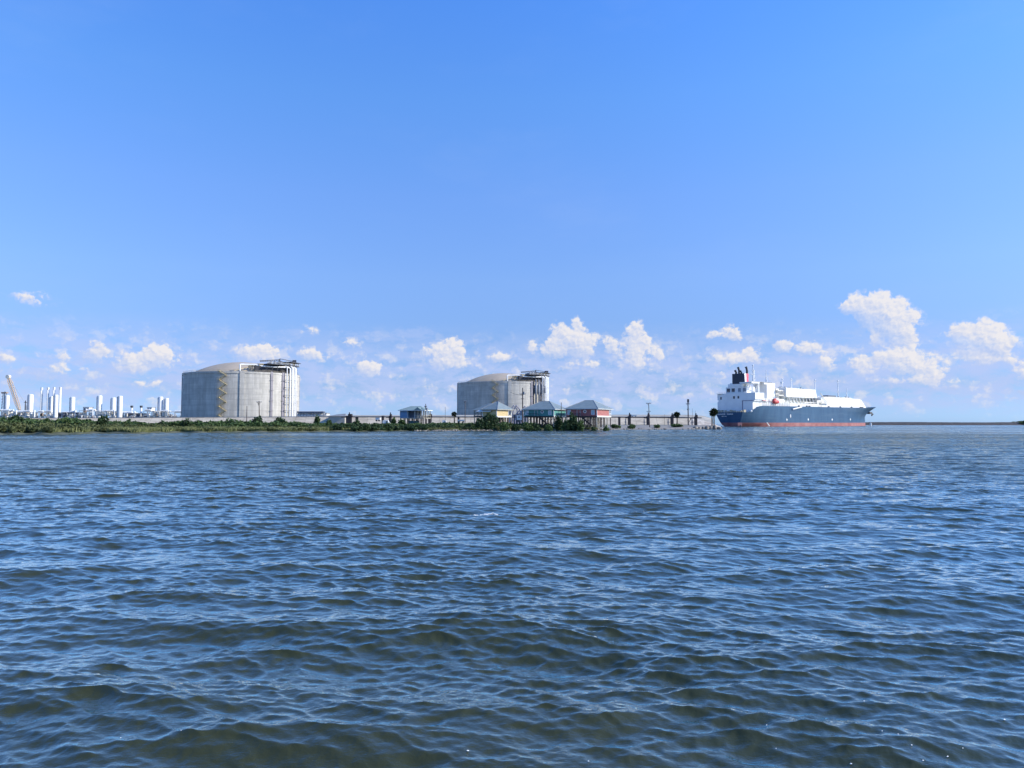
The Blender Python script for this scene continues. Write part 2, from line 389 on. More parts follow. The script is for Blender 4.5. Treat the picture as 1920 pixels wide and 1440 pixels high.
TIMBER = mat('dark_timber', (0.045, 0.038, 0.04), 0.85, 0.3, 1.0)
POLE = mat('weathered_pole', (0.10, 0.085, 0.08), 0.85, 0.3, 1.0)
BEIGE = mat('beige_timber', (0.36, 0.34, 0.28), 0.8, 0.2, 1.0)
ROOF = mat('grey_metal_roof', (0.17, 0.215, 0.225), 0.5, 0.12, 0.6, stretch=(1, 1, 4))
GLASS = mat('dark_glass', (0.03, 0.05, 0.08), 0.15, 0.2, 0.5)
# ------------------------------------------------------------------ land
SH_PX = [-700, -200, 0, 60, 150, 200, 240, 330, 450, 560, 640, 750, 860, 960, 1100, 1180, 1250, 1310, 1350, 1400]
SH_PY = [814.5, 815.5, 816, 815.3, 814.2, 813.0, 813.3, 811.6, 811.0, 810.3, 809.4, 808.7, 808.2, 807.6, 806.4, 805.6, 805.3, 805.2, 804.6, 804.6]
def shore_y(px):
    py = np.interp(px, SH_PX, SH_PY); px = np.asarray(px, float)
    base = CAM_H * F / (py - 793.5)
    return base + 3.5 * np.sin(px / 23.0) * np.clip((1000 - px) / 800, 0, 1) + 2.0 * np.sin(px / 9.0 + 1) * np.clip((1000 - px) / 800, 0.25, 1)
def ground_z(px, Y):
    t = Y - shore_y(px)
    left = np.clip((1120 - px) / 120, 0, 1)
    z = np.interp(t, [-6, 0, 2.5, 8, 25, 60, 600], [-1.2, -0.05, 0.30, 0.55, 0.9, 1.3, 1.6]) * left + \
        np.interp(t, [-6, 0, 5, 14, 28, 60, 600], [-1.2, -0.05, 0.5, 1.25, 1.6, 1.6, 1.6]) * (1 - left)
    edge = np.clip((1352 - px) / 14, 0, 1)
    return z * edge - 1.3 * (1 - edge)
def build_land():
    pxs = np.concatenate([np.arange(-900, -20, 20), np.arange(-20, 1360, 4)])
    ts = np.array([-6, -3, -1, 0, 1, 2.5, 5, 8, 12, 18, 25, 35, 50, 75, 110, 160, 230, 350, 520, 800, 1100])
    PXX, T = np.meshgrid(pxs, ts, indexing='ij')
    Y = shore_y(PXX) + T
    Y = np.where((PXX > 1150), np.minimum(Y, 560), Y)
    z = ground_z(PXX, Y) + 0.12 * np.sin(PXX / 7.0 + Y / 4.0) * (T > 0)
    X = (PXX - 960) / F * Y
    V = np.stack([X, Y, z], -1).reshape(-1, 3); n1, n2 = PXX.shape
    i = np.arange(n1 - 1)[:, None] * n2; j = np.arange(n2 - 1)[None]
    Q = np.stack([i + j, i + n2 + j, i + n2 + j + 1, i + j + 1], -1).reshape(-1, 4)
    m, g, b = new_mat('marsh_soil')
    pos = g.node('ShaderNodeNewGeometry').outputs['Position']
    grass = g.mix(g.noise(pos, 0.12, 5, 0.6), (0.035, 0.05, 0.022, 1), (0.08, 0.085, 0.04, 1))
    sand = g.mix(g.noise(pos, 0.5, 6, 0.65), (0.13, 0.13, 0.13, 1), (0.30, 0.28, 0.25, 1))
    at = g.node('ShaderNodeAttribute', attribute_name='sand').outputs['Fac']
    g.put(b.inputs['Base Color'], g.mix(g.m('ADD', at, g.m('MULTIPLY', g.m('SUBTRACT', g.noise(pos, 0.3, 4), 0.5), 0.5), clamp=True), grass, sand))
    b.inputs['Roughness'].default_value = 0.9
    o = np_mesh('marsh_ground', V, Q, m, smooth=True); o['kind'] = 'structure'
    sandw = np.clip((PXX - 1100) / 40, 0, 1) * np.clip((60 - T) / 20, 0, 1) + np.clip(1.6 - T, 0, 1) * 0.25
    a = o.data.attributes.new('sand', 'FLOAT', 'POINT'); a.data.foreach_set('value', np.clip(sandw, 0, 1).ravel().astype(np.float32))
build_land()
# sandy embankment behind the wall, a long graded bank
def build_bank():
    pxs = np.array([560, 590, 640, 720, 800, 900, 1000, 1080, 1160, 1240, 1290, 1318, 1334]); D = 520.0
    top = np.array([779.5, 779, 778.6, 778.3, 778.5, 778, 778, 778, 777.4, 777.6, 777.6, 779.5, 784.0])
    V = []; Q = []
    for p, t in zip(pxs, top):
        z = PZ(t, D) - 0.0; x0 = PX(p, D)
        V += [(PX(p, D - 24), D - 24, 1.2), (PX(p, D - 10), D - 10, z * 0.55), (x0, D, z), (x0 * 1.06, D + 30, z - 0.3), (x0 * 1.12, D + 60, 1.0)]
    for k in range(len(pxs) - 1):
        for q in range(4): a = k * 5 + q; Q.append((a, a + 5, a + 6, a + 1))
    m, g, b = new_mat('graded_sand')
    pos = g.node('ShaderNodeNewGeometry').outputs['Position']
    n = g.noise(g.v('MULTIPLY', pos, (0.12, 0.3, 1.0)), 0.9, 6, 0.65)
    g.put(b.inputs['Base Color'], g.ramp(n, [(0.3, (0.22, 0.21, 0.19)), (0.52, (0.34, 0.33, 0.30)), (0.68, (0.44, 0.42, 0.38))])); b.inputs['Roughness'].default_value = 0.95
    o = np_mesh('embankment', V, Q, m, smooth=True); o['kind'] = 'structure'
build_bank()
# flood wall round the terminal
def build_wall():
    D = 432.0
    pxs = np.arange(-560, 1301, 12.0); py = np.interp(pxs, [-560, 160, 345, 560, 700, 1140, 1260, 1288, 1300], [783.8, 783.8, 782.8, 781.8, 781.5, 782, 782, 783, 785])
    mb = MB(); th = 1.2
    for k in range(len(pxs) - 1):
        x0 = PX(pxs[k], D); x1 = PX(pxs[k + 1], D); z0 = PZ(py[k], D); z1 = PZ(py[k + 1], D)
        mb.hexa([(x0, D - 5.5, 0.6), (x1, D - 5.5, 0.6), (x1, D + th, 0.6), (x0, D + th, 0.6)], [(x0, D, z0), (x1, D, z1), (x1, D + th, z1), (x0, D + th, z0)])
    m, g, b = new_mat('wall_concrete')
    pos = g.node('ShaderNodeNewGeometry').outputs['Position']
    n = g.noise(g.v('MULTIPLY', pos, (0.3, 1, 1.2)), 0.7, 7, 0.7)
    c = g.ramp(n, [(0.3, (0.34, 0.29, 0.22)), (0.5, (0.54, 0.47, 0.37)), (0.7, (0.68, 0.60, 0.48))])
    br = g.node('ShaderNodeTexBrick'); br.inputs['Scale'].default_value = 1.0; br.inputs['Brick Width'].default_value = 6.0; br.inputs['Row Height'].default_value = 20.0; br.inputs['Mortar Size'].default_value = 0.12; br.offset = 0
    br.inputs['Color1'].default_value = (1, 1, 1, 1); br.inputs['Color2'].default_value = (0.85, 0.85, 0.85, 1); br.inputs['Mortar'].default_value = (0.6, 0.6, 0.6, 1)
    s_ = g.sep(pos); g.put(br.inputs['Vector'], g.comb(s_[0], s_[2], 0.0))
    g.put(b.inputs['Base Color'], g.mix(1.0, c, br.outputs[0], 'MULTIPLY')); b.inputs['Roughness'].default_value = 0.9
    t = thing('flood_wall', 'long pale sloping flood wall behind the shore bushes, in front of the round tanks', 'wall', (0, D, 0))
    mb.v = [(x, y - D, z) for x, y, z in mb.v]
    mb.build('wall_face', m, t)
    cp = MB()
    for k in range(len(pxs) - 1):
        x0 = PX(pxs[k], D); x1 = PX(pxs[k + 1], D); z0 = PZ(py[k], D) + .003; z1 = PZ(py[k + 1], D) + .003
        cp.hexa([(x0, -.15, z0), (x1, -.15, z1), (x1, th + .15, z1), (x0, th + .15, z0)], [(x0, -.15, z0 + .3), (x1, -.15, z1 + .3), (x1, th + .15, z1 + .3), (x0, th + .15, z0 + .3)])
    cp.build('coping', GREY, t)
build_wall()
# far breakwater on the right with a wooded head
def build_jetty():
    D = 960.0; rng = np.random.default_rng(4)
    pxs = np.arange(1560, 2800, 3.0); mb = MB()
    top = 791.6 + 0.35 * np.sin(pxs / 40) + rng.normal(0, .12, len(pxs))
    V = []; Q = []
    for k, p in enumerate(pxs):
        x = PX(p, D); z = PZ(top[k], D); zl = PZ(max(top[k], 791.5) + 2.2, D)
        V += [(x, D - 14, -1), (x, D - 8, zl + rng.normal(0, .15)), (x, D, z), (x, D + 8, z), (x, D + 16, -1)]
    for k in range(len(pxs) - 1):
        for q in range(4): a = k * 5 + q; Q.append((a, a + 5, a + 6, a + 1))
    m = mat('dark_rock', (0.022, 0.022, 0.026), 0.9, 0.3, 0.2, col2=(0.06, 0.056, 0.06))
    o = np_mesh('breakwater', V, Q, m); tag(o, 'long low dark rock breakwater on the horizon right of the ship', 'breakwater')
build_jetty()
# ------------------------------------------------------------------ storage tanks
def concrete_mat():
    m, g, b = new_mat('tank_concrete')
    uv = g.node('ShaderNodeUVMap').outputs[0]; s = g.sep(uv)
    br = g.node('ShaderNodeTexBrick'); br.offset = 0.0
    for k, v in (('Scale', 1.0), ('Brick Width', 7.0), ('Row Height', 3.9), ('Mortar Size', 0.10), ('Bias', 0.0)): br.inputs[k].default_value = v
    br.inputs['Color1'].default_value = (1, 1, 1, 1); br.inputs['Color2'].default_value = (0.88, 0.88, 0.89, 1); br.inputs['Mortar'].default_value = (0.72, 0.72, 0.73, 1)
    g.put(br.inputs['Vector'], uv)
    n = g.noise(g.v('MULTIPLY', uv, (0.9, 0.12, 0)), 0.35, 6, 0.65)      # run-off streaks down the wall
    n2 = g.noise(g.v('MULTIPLY', uv, (0.10, 0.8, 0)), 0.5, 5, 0.6)       # pour bands
    c = g.mix(g.smooth(n, 0.33, 0.67), (0.43, 0.415, 0.37, 1), (0.60, 0.58, 0.525, 1))
    c = g.mix(g.m('MULTIPLY', g.smooth(n2, 0.4, 0.65), 0.35), c, (0.37, 0.36, 0.34, 1))
    n3 = g.noise(uv, 0.13, 6, 0.7); c = g.mix(g.m('MULTIPLY', g.smooth(n3, 0.5, 0.7), 0.45), c, (0.34, 0.325, 0.29, 1))
    c = g.mix(1.0, c, br.outputs[0], 'MULTIPLY')
    g.put(b.inputs['Base Color'], c); b.inputs['Roughness'].default_value = 0.85
    return m
CONC = concrete_mat()
DOME = mat('dome_concrete', (0.38, 0.32, 0.25), 0.85, 0.1, 0.06)
DARK_GRATING = mat('deck_grating', (0.07, 0.075, 0.085), 0.7, 0.3, 0.3)  # dark grey steel of the roof platform
def build_tank(cx, cy, rot, ztop, label, extra):
    t = thing('storage_tank', label, 'storage tank', (cx, cy, 0), rot, 'round concrete storage tanks')
    r = 42.0; z0 = 1.0
    def P(deg, rr, z): a = R(deg); return (rr * math.cos(a), rr * math.sin(a), z)
    # wall with UV = (arc length, height)
    n = 180; me = bpy.data.meshes.new('wall'); zs = [z0, ztop - 1.4, ztop - 1.4, ztop, ztop, ztop - 0.2]; rs = [r, r, r + .35, r + .35, r - 1.2, r - 1.2]
    V = [P(360 * k / n, rs[i], zs[i]) for i in range(6) for k in range(n + 1)]; Fs = []
    for i in range(5):
        for k in range(n): a = i * (n + 1) + k; Fs.append((a, a + 1, a + n + 2, a + n + 1))
    me.from_pydata(V, [], Fs); uvl = me.uv_layers.new(name='UVMap')
    for p in me.polygons:
        for li in p.loop_indices:
            vi = me.loops[li].vertex_index; i, k = divmod(vi, n + 1); uvl.data[li].uv = (2 * math.pi * r * k / n, zs[i])
        p.use_smooth = True
    me.set_sharp_from_angle(angle=R(40)); me.materials.append(CONC)
    w = bpy.data.objects.new('wall', me); COL.objects.link(w); w.parent = t
    # buttresses: full-height pilasters every 90 degrees
    for d in (0, 90, 180, 270):
        mb = MB(); mb.hexa([P(d - 2.2, r - .2, z0), P(d - 2.2, r + .55, z0), P(d + 2.2, r + .55, z0), P(d + 2.2, r - .2, z0)], [P(d - 2.2, r - .2, ztop + .4), P(d - 2.2, r + .55, ztop + .4), P(d + 2.2, r + .55, ztop + .4), P(d + 2.2, r - .2, ztop + .4)])
        o = mb.build('buttress', CONC, t); o.data.uv_layers.new(name='UVMap')
        for l in o.data.loops:
            v = o.data.vertices[l.vertex_index].co; o.data.uv_layers[0].data[l.index].uv = (math.atan2(v.y, v.x) * r, v.z)
    # dome
    rd = r - 4.5; h = 10.2; Rs = (rd * rd + h * h) / (2 * h)
    prof = []
    for i in range(15):
        q = rd * (1 - i / 14); prof.append((max(q, .01), ztop - .6 + h - Rs + math.sqrt(Rs * Rs - q * q)))
    MB().lathe([(r - 1.3, ztop - .5), (rd, ztop - .6)] + prof[1:], n=96).build('dome', DOME, t, smooth=True)
    # rim walkway handrail
    mb = MB()
    for zz in (ztop + .6, ztop + 1.15): mb.tube([P(360 * k / 90, r - .3, zz) for k in range(91)], .05, 4, False)
    for k in range(90): mb.bar(P(4 * k, r - .3, ztop), P(4 * k, r - .3, ztop + 1.15), .09)
    mb.build('handrail', TAN, t)
    # zigzag stair tower
    st = MB(); a0, a1 = -20.7, -14.4; zz = 2.0; k = 0; N = 12; dz = (ztop - 2.0) / N
    for k in range(N):
        s0, s1 = (a0, a1) if k % 2 == 0 else (a1, a0)
        p, q = P(s0, r + 1.9, zz), P(s1, r + 1.9, zz + dz)
        st.bar(p, q, 1.5, .45)
        for dy in (1.15, 2.65): st.bar(P(s0, r + dy, zz + 1.1), P(s1, r + dy, zz + dz + 1.1), .12)
        st.bar(P(s1 - .9, r + 1.9, zz + dz), P(s1 + .9, r + 1.9, zz + dz), 1.9, .3)
        st.bar(P(s1, r - .2, zz + dz - .3), P(s1, r + 2.7, zz + dz - .3), .3)
        for e in (-.9, .9): st.bar(P(s1 + e, r + 2.7, zz + dz), P(s1 + e, r + 2.7, zz + dz + 1.2), .12)
        st.bar(P(s1 - .9, r + 2.7, zz + dz + 1.15), P(s1 + .9, r + 2.7, zz + dz + 1.15), .12)
        zz += dz
    st.build('staircase', YELLOW, t)
    # roof platform on legs above the dome edge
    zp = ztop + 6.0
    pl = MB()
    def slab(d0, d1, r0, r1, za, zb, m=pl, steps=8):
        for i in range(steps):
            e0 = d0 + (d1 - d0) * i / steps; e1 = d0 + (d1 - d0) * (i + 1) / steps
            m.hexa([P(e0, r0, za), P(e0, r1, za), P(e1, r1, za), P(e1, r0, za)], [P(e0, r0, zb), P(e0, r1, zb), P(e1, r1, zb), P(e1, r0, zb)])
    slab(24, 72, 24, 43.5, zp, zp + .5); slab(50, 72, 30, 44.5, zp + 2.6, zp + 3.0)
    for d in range(24, 73, 6):
        for rr in (26, 33, 41.5): pl.bar(P(d, rr, ztop - .6 + (3 if rr < 40 else 0)), P(d, rr, zp), .35)
    for d in range(50, 73, 5): pl.bar(P(d, 43, zp + .5), P(d, 43, zp + 2.6), .3)
    pl.build('platform', DARK_GRATING, t)
    rl = MB()
    for zz in (zp + 1.1, zp + 1.6):
        rl.tube([P(d, 43.4, zz) for d in range(24, 73, 4)], .08, 4); rl.tube([P(d, 24.2, zz) for d in range(24, 73, 4)], .08, 4)
    for d in range(24, 73, 3): rl.bar(P(d, 43.4, zp + .5), P(d, 43.4, zp + 1.6), .1); rl.bar(P(d, 24.2, zp + .5), P(d, 24.2, zp + 1.6), .1)
    rl.build('platform_rail', OFFWHITE, t)
    rng = random.Random(3)
    for i in range(14):
        d = rng.uniform(30, 70); rr = rng.uniform(27, 41); w = rng.uniform(.6, 1.7); x, y, _ = P(d, rr, 0); hh = rng.uniform(1.0, 3.0)
        ek = MB(); ek.box(x - w, x + w, y - w * .6, y + w * .6, zp + .5, zp + .5 + hh); ek.build('equipment_box', GREY if i % 3 else OFFWHITE, t)
    for i in range(7): x, y, _ = P(34 + i * 5.4, 36, 0); ek = MB(); ek.cyl(x, y, zp + .5, zp + 3.2, .6, .6, 10); ek.build('pump_head', GREY, t)
    ek = MB(); slab(13, 62, 35.5, 38.5, ztop - 2.2, zp - 1.3, ek); ek.build('dark_skirt', mat('skirt_dark', (.03, .032, .04), .8), t)  # solid dark ring slab between the rim and the roof platform
    cr = MB()   # roof jib crane: dark truss boom and mast
    mx, my, _ = P(47, 36, 0); ax, ay, _ = P(22, 32, 0); bx, by, _ = P(62, 42, 0)
    cr.bar((mx, my, zp), (mx, my, zp + 5.2), .7)
    cr.bar((mx, my, zp + 4.6), (ax, ay, zp + 3.0), .45); cr.bar((mx, my, zp + 3.7), (ax, ay, zp + 2.4), .35)
    for i in range(9):
        u = i / 9; v = (i + 1) / 9; f = lambda q, hi: (mx + (ax - mx) * q, my + (ay - my) * q, (zp + 4.6 - 1.6 * q) if hi else (zp + 3.7 - 1.3 * q))
        cr.bar(f(u, True), f(v, False), .2)
    cr.bar((mx, my, zp + 5.2), (bx, by, zp + 3.8), .4); cr.box(bx - 2.2, bx + 2.2, by - 1.3, by + 1.3, zp + 3.1, zp + 4.8)
    cr.build('roof_crane', DARK, t)
    # yellow-brown access frames at the left end of the platform
    for d0, rr, zz in ((8, 30, 4.8), (13, 32, 5.6), (18, 34, 6.3), (60, 38, 9.3)):
        yb = MB()
        for e in (0, 4):
            yb.bar(P(d0 + e, rr, ztop + 1), P(d0 + e, rr, ztop + zz), .35); yb.bar(P(d0 + e, rr + 4, ztop), P(d0 + e, rr + 4, ztop + zz), .35)
            yb.bar(P(d0 + e, rr, ztop + zz), P(d0 + e, rr + 4, ztop + zz), .35)
        yb.bar(P(d0, rr + 4, ztop + zz), P(d0 + 4, rr + 4, ztop + zz), .4); yb.bar(P(d0, rr + 4, ztop + zz - 1.4), P(d0 + 4, rr + 4, ztop + zz - 1.4), .3)
        yb.bar(P(d0, rr + 4, ztop + zz - 1.4), P(d0 + 4, rr + 4, ztop + zz), .2); yb.build('access_frame', YELLOW, t)
    yb = MB()
    yb.bar(P(-8, 40, ztop + .6), P(9, 34, ztop + 4.4), 1.3, .35); yb.bar(P(9, 34, ztop + 4.4), P(22, 34, ztop + 4.9), 1.3, .35)
    yb.build('access_bridge', YELLOW, t)
    # large white roof pipe with its drop leg
    wp = MB(); wp.tube([P(-2.5, 38, ztop), P(-2.5, 38, ztop + 5.0), P(-1.5, 37.5, ztop + 5.4), P(14, 36, ztop + 5.5), P(20, 38, ztop + 4.6), P(33, 40.5, ztop + 4.3), P(48, 43.6, ztop + 4.6), P(50, 44, ztop + 3.6), P(50, 44, 1.5)], .62, 10)
    wp.build('roof_pipe', WHITE, t, smooth=True)
    # shore-side pipes down the wall, on clamps
    for d, rad in ((45.2, .38), (48.0, .75), (53.5, .95), (57.5, .45), (60.0, .55)):
        if d == 48.0: continue
        mb = MB(); mb.tube([P(d, 38, zp - .6), P(d, 42.6, zp - .5), P(d, 44.2, zp - 1.8), P(d, 44.2, 1.5)], rad, 10); mb.build('down_pipe', WHITE, t, smooth=True)
    cl = MB()
    for zz in np.arange(6.5, ztop, 5.6):
        cl.tube([P(d, 44.4, zz) for d in np.arange(43.5, 62.1, 2)], .22, 6)
        for d in (43.5, 49, 55, 62): cl.bar(P(d, r, zz), P(d, 44.6, zz), .3)
    cl.build('pipe_clamp', GREY, t)
    # cable ladders; the wide middle one is wall shadow built as a dark strip
    for d in (28.7, 43.0, 67.0):
        mb = MB(); w_ = 1.2 if d != 43.0 else 1.9
        mb.hexa([P(d - w_, r + .1, 1.5), P(d - w_, r + .55, 1.5), P(d + w_, r + .55, 1.5), P(d + w_, r + .1, 1.5)], [P(d - w_, r + .1, ztop + .5), P(d - w_, r + .55, ztop + .5), P(d + w_, r + .55, ztop + .5), P(d + w_, r + .1, ztop + .5)])
        for zz in np.arange(4, ztop, 7.5): mb.bar(P(d - w_ - .6, r + .7, zz), P(d + w_ + .6, r + .7, zz), .35)
        mb.build('cable_and_shade_strip', mat('cable_and_shade_grey', (0.22, 0.21, 0.24), 0.6, 0.15, 0.6), t)
    if extra:
        for d in (33.5, 38.5, 45.0, 50.5):       # bottle-shaped pump columns down the wall
            mb = MB(); x, y, _ = P(d, r + 1.6, 0)
            mb.lathe([(.5, 2), (.5, ztop - 12), (1.25, ztop - 9.5), (1.25, ztop - 3.5), (.6, ztop - 1.6), (.6, ztop + 2)], x, y, 12); mb.build('pump_column', GREY, t, smooth=True)
        mb = MB(); 
        for d in (31, 36, 41.5, 47.8): mb.bar(P(d, r + .7, 2), P(d, r + .7, ztop), .8)
        mb.build('pipe_bracket', DARK, t)
    return t
d1, az1 = 605.0, R(-20.07)
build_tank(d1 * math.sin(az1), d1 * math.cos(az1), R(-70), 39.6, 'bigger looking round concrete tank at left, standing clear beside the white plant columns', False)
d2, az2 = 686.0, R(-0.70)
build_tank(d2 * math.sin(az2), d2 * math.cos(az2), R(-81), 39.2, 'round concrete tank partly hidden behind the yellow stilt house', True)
# ------------------------------------------------------------------ gas carrier; x runs forward from the transom, -y is the sunlit starboard side
SX, SY, CU, SU = 166.7, 569.2, 0.7655, 0.6434
def ship_s(px, w, py=770):
    q = ray(px, py)[0]; return (q * (SY - CU * w) - SX - SU * w) / (CU - SU * q)
def ship_z(py, s, w): return CAM_H + ray(960, py)[1] * (SY + SU * s - CU * w)
def ship_w(px, s, py=750):
    q = ray(px, py)[0]; return (q * (SY + SU * s) - SX - CU * s) / (SU + CU * q)
def build_ship():
    t = thing('gas_carrier', 'large gas carrier ship with dark blue hull, red waterline, white deckhouses and a black funnel', 'ship', (SX, SY, 0), math.atan2(SU, CU))
    hullm, g, b = new_mat('hull_blue')
    tc = g.node('ShaderNodeTexCoord').outputs['Object']
    n = g.noise(g.v('MULTIPLY', tc, (0.3, 0.3, 0.06)), 0.6, 6, 0.6); n2 = g.noise(g.v('MULTIPLY', tc, (0.05, 0.05, 0.6)), 0.6, 5, 0.6)
    c = g.mix(g.smooth(n, 0.3, 0.75), (0.028, 0.078, 0.155, 1), (0.044, 0.108, 0.195, 1)); c = g.mix(g.m('MULTIPLY', g.smooth(n2, 0.45, 0.7), 0.3), c, (0.09, 0.15, 0.21, 1))
    g.put(b.inputs['Base Color'], c); b.inputs['Roughness'].default_value = 0.5; b.inputs['Specular IOR Level'].default_value = 0.15
    boot = mat('boot_red', (0.22, 0.06, 0.065), 0.7, 0.2, 0.2, col2=(0.32, 0.14, 0.135))
    L = 230.0; zb = 2.9
    def top(s): return float(np.interp(s, [0, 4, 8, 13, 18, 180, 205, 250], [10.8, 10.8, 12.2, 15.2, 15.9, 16.5, 17.0, 19.4]))
    def stem(z): return float(np.interp(z, [-3, 2, 8, 9.5, 11, 13, 15, 17, 19.5], [229, 228, 227, 227.5, 229.5, 233.5, 238, 243, 249]))
    tt = np.concatenate([[0, .004, .018, .03, .045, .062, .08, .12, .16], np.linspace(.2, .68, 9), [.73, .78, .82, .86, .90, .93, .96, .98, .992, 1.0]])
    deckw = lambda f: float(np.interp(f, [0, .03, .06, .1, .75, .84, .91, .96, .985, 1], [12, 14.6, 16.7, 17.5, 17.5, 16.6, 12.8, 7.6, 4.0, .5]))
    waterw = lambda f: float(np.interp(f, [0, .03, .08, .14, .22, .68, .78, .87, .94, 1], [5.5, 7.6, 11, 14.5, 17.2, 17.4, 14.5, 8.6, 3.6, .3]))
    def half(f, z, zt):
        a = min(1, max(0, z / zt)); e = 0.55 if f < .3 else 1.7
        return waterw(f) + (deckw(f) - waterw(f)) * (a ** e)
    def shell(levels_of, name, m):
        V = []; Fs = []; n = len(levels_of(0.5)); 
        for side in (-1, 1):
            for f in tt:
                for z in levels_of(f):
                    zt = top(f * L); s = f * stem(z) ; aft = 2.2 * (1 - min(1, max(0, z / 10.8))) * (1 - f) if f < .05 else 0
                    V.append((s + aft, side * half(f, z, zt), z))
        m_ = len(tt)
        for sd_ in range(2):
            o = sd_ * m_ * n
            for i in range(m_ - 1):
                for j in range(n - 1): Fs.append((o + i * n + j, o + (i + 1) * n + j, o + (i + 1) * n + j + 1, o + i * n + j + 1))
        for i in (0, m_ - 1):
            for j in range(n - 1): Fs.append((i * n + j, i * n + j + 1, m_ * n + i * n + j + 1, m_ * n + i * n + j))
        if name == 'hull':
            b0 = len(V)
            for f in tt:
                zc = 10.75 if f * L < 11 else top(f * L) - .35
                for side in (-1, 1): V.append((f * stem(zc), side * (half(f, zc, top(f * L)) - .03), zc))
            for i in range(m_ - 1): Fs.append((b0 + 2 * i, b0 + 2 * i + 2, b0 + 2 * i + 3, b0 + 2 * i + 1))
        mb = MB(); mb.add(V, Fs); return mb.build(name, m, t, smooth=True)
    hull = shell(lambda f: [zb + (top(f * L) - zb) * k / 6 for k in range(7)], 'hull', hullm)
    shell(lambda f: [-1.5, 0, 1.4, zb], 'boot_topping', boot)
    # dark lower band seen on the transom, ship name in white strokes too small to read
    def glyphs(z, h, w0, count, wd, gap):
        w = w0; mb = MB()
        for k in range(count):
            y = -w
            mb.box(-.12, 0.0, y - wd / 2, y - wd / 2 + wd * .28, z, z + h); mb.box(-.12, 0.0, y + wd * .18, y + wd * .42, z, z + h * (1 if k % 2 else .6))
            mb.box(-.12, 0.0, y - wd / 2, y + wd * .42, z + h * (.4 if k % 3 else .8), z + h * (.6 if k % 3 else 1.0)); w += gap
        mb.build('stern_lettering', WHITE, t, fix=False)
    glyphs(9.0, .95, -10.2, 8, .8, .95); glyphs(9.0, .95, -1.4, 6, .8, .95); glyphs(7.5, .6, -6.0, 7, .5, .62)
    mb = MB(); mb.tube([(4.5, 0, -.5), (4.5, 0, 2.6)], [2.0, 1.6], 8); mb.build('rudder', boot, t)
    # draught and hull marks
    for px, py, a, c_ in ((1475.5, 787, .7, .9), (1482.5, 780, .55, 1.5), (1515.8, 786.5, .7, .9), (1560.5, 786.7, .75, .9), (1596, 786.5, .7, .9)):
        s = ship_s(px, 17.5, py); z = ship_z(py, s, 17.5); f = s / L; w = half(f, z, top(s)) + .05
        q = MB(); q.tube([(s, -w + .2, z), (s, -w - .08, z)], 1.0, 12); q.v = [((v[0] - s) * a + s, v[1], (v[2] - z) * c_ + z) for v in q.v]; q.build('hull_mark', WHITE, t)
    # anchor in its recess under the flare
    q = MB(); q.box(230.5, 236, -3.6, -1.0, 11.4, 13.4); q.tube([(236, -2.6, 13), (237, -3.2, 11), (234.8, -3.6, 10.2)], [.6, .8, .5], 8); q.bar((238, -3.4, 11.4), (234.6, -3.6, 9.8), .9); q.build('anchor', DARK, t)
    def bx(name, s0, s1, w0, w1, z0, z1, m=WHITE, parent=t):    # w: starboard offsets, w0 > w1
        q = MB(); q.box(s0, s1, -w0, -w1, z0, z1); return q.build(name, m, parent)
    Z = lambda py, s=30, w=15: ship_z(py, s, w)
    # deckhouse
    sA = ship_s(1433, 16.8, 740); zA = Z(736, 11, 16)
    dh = MB(); dh.box(10, ship_s(1416, 16.8, 760) + 10, -14.6, 16.8, 10.8, zA - 6.4); dh.box(10, sA, -16.8, 16.8, zA - 5.2, zA); dh.box(10, sA + 6, -15.9, 15.9, zA - 6.4, zA - 5.2)
    house = dh.build('deckhouse', WHITE, t)
    q = MB(); q.box(9.82, 10, -.4 - 0, 0, 0, 0.1)
    # recessed dark-edged panel and windows on the aft face
    q = MB()
    for px0, px1, py0, py1 in ((1391.5, 1393, 751.5, 769), (1391.5, 1414, 751, 752.2)):
        w0, w1 = ship_w(px1, 10, 755), ship_w(px0, 10, 755); q.box(9.85, 10.0, -w0, -w1, Z(py1, 10, 0), Z(py0, 10, 0))
    q.build('door_frame', mat('mauve_grey', (.22, .20, .27), .6), t)
    for px, py, hw in ((1376.3, 745, .75), (1384.5, 745, .7), (1352, 746, .6)):
        w = ship_w(px, 10, py); z = Z(py, 10, 0); bx('window', 9.84, 9.97, w + hw, w - hw, z - 1.0, z + 1.0, GLASS, house)
    q = MB()
    for k, yy in enumerate(np.linspace(-16.5, 16.5, 23)): q.bar((10.2, yy, zA), (10.2, yy, zA + 1.2), .1)
    q.bar((10.2, -16.6, zA + 1.2), (10.2, 16.6, zA + 1.2), .12); q.bar((10.2, -16.6, zA + .6), (10.2, 16.6, zA + .6), .08); q.build('rail', WHITE, t)
    q = MB(); q.box(8.8, 10, 12.6, 16.8, zA - .3, zA); q.build('bridge_wing', WHITE, t)
    # second tier
    s2 = 11.5; zB = Z(725.5, s2, 0); wr = ship_w(1400, s2, 730); wl = ship_w(1361, s2, 730); sB = ship_s(1415, wr, 730)
    q = MB(); q.box(s2, sB, -wr, -wl, zA, zB); up = q.build('upper_deckhouse', WHITE, t)
    for px0, px1 in ((1363, 1369), (1371.8, 1377.8), (1384, 1389), (1393, 1398.3)):
        m = GLASS if px0 < 1380 else mat('pale_glass', (.16, .21, .27), .3)
        bx('window', s2 - .14, s2, ship_w(px1, s2, 731), ship_w(px0, s2, 731), Z(735, s2, 0), Z(728, s2, 0), m, up)
    bx('locker', s2 + 1, s2 + 5, ship_w(1373, s2 + 1, 722), ship_w(1368.5, s2 + 1, 722), zB, Z(718, s2, 0))
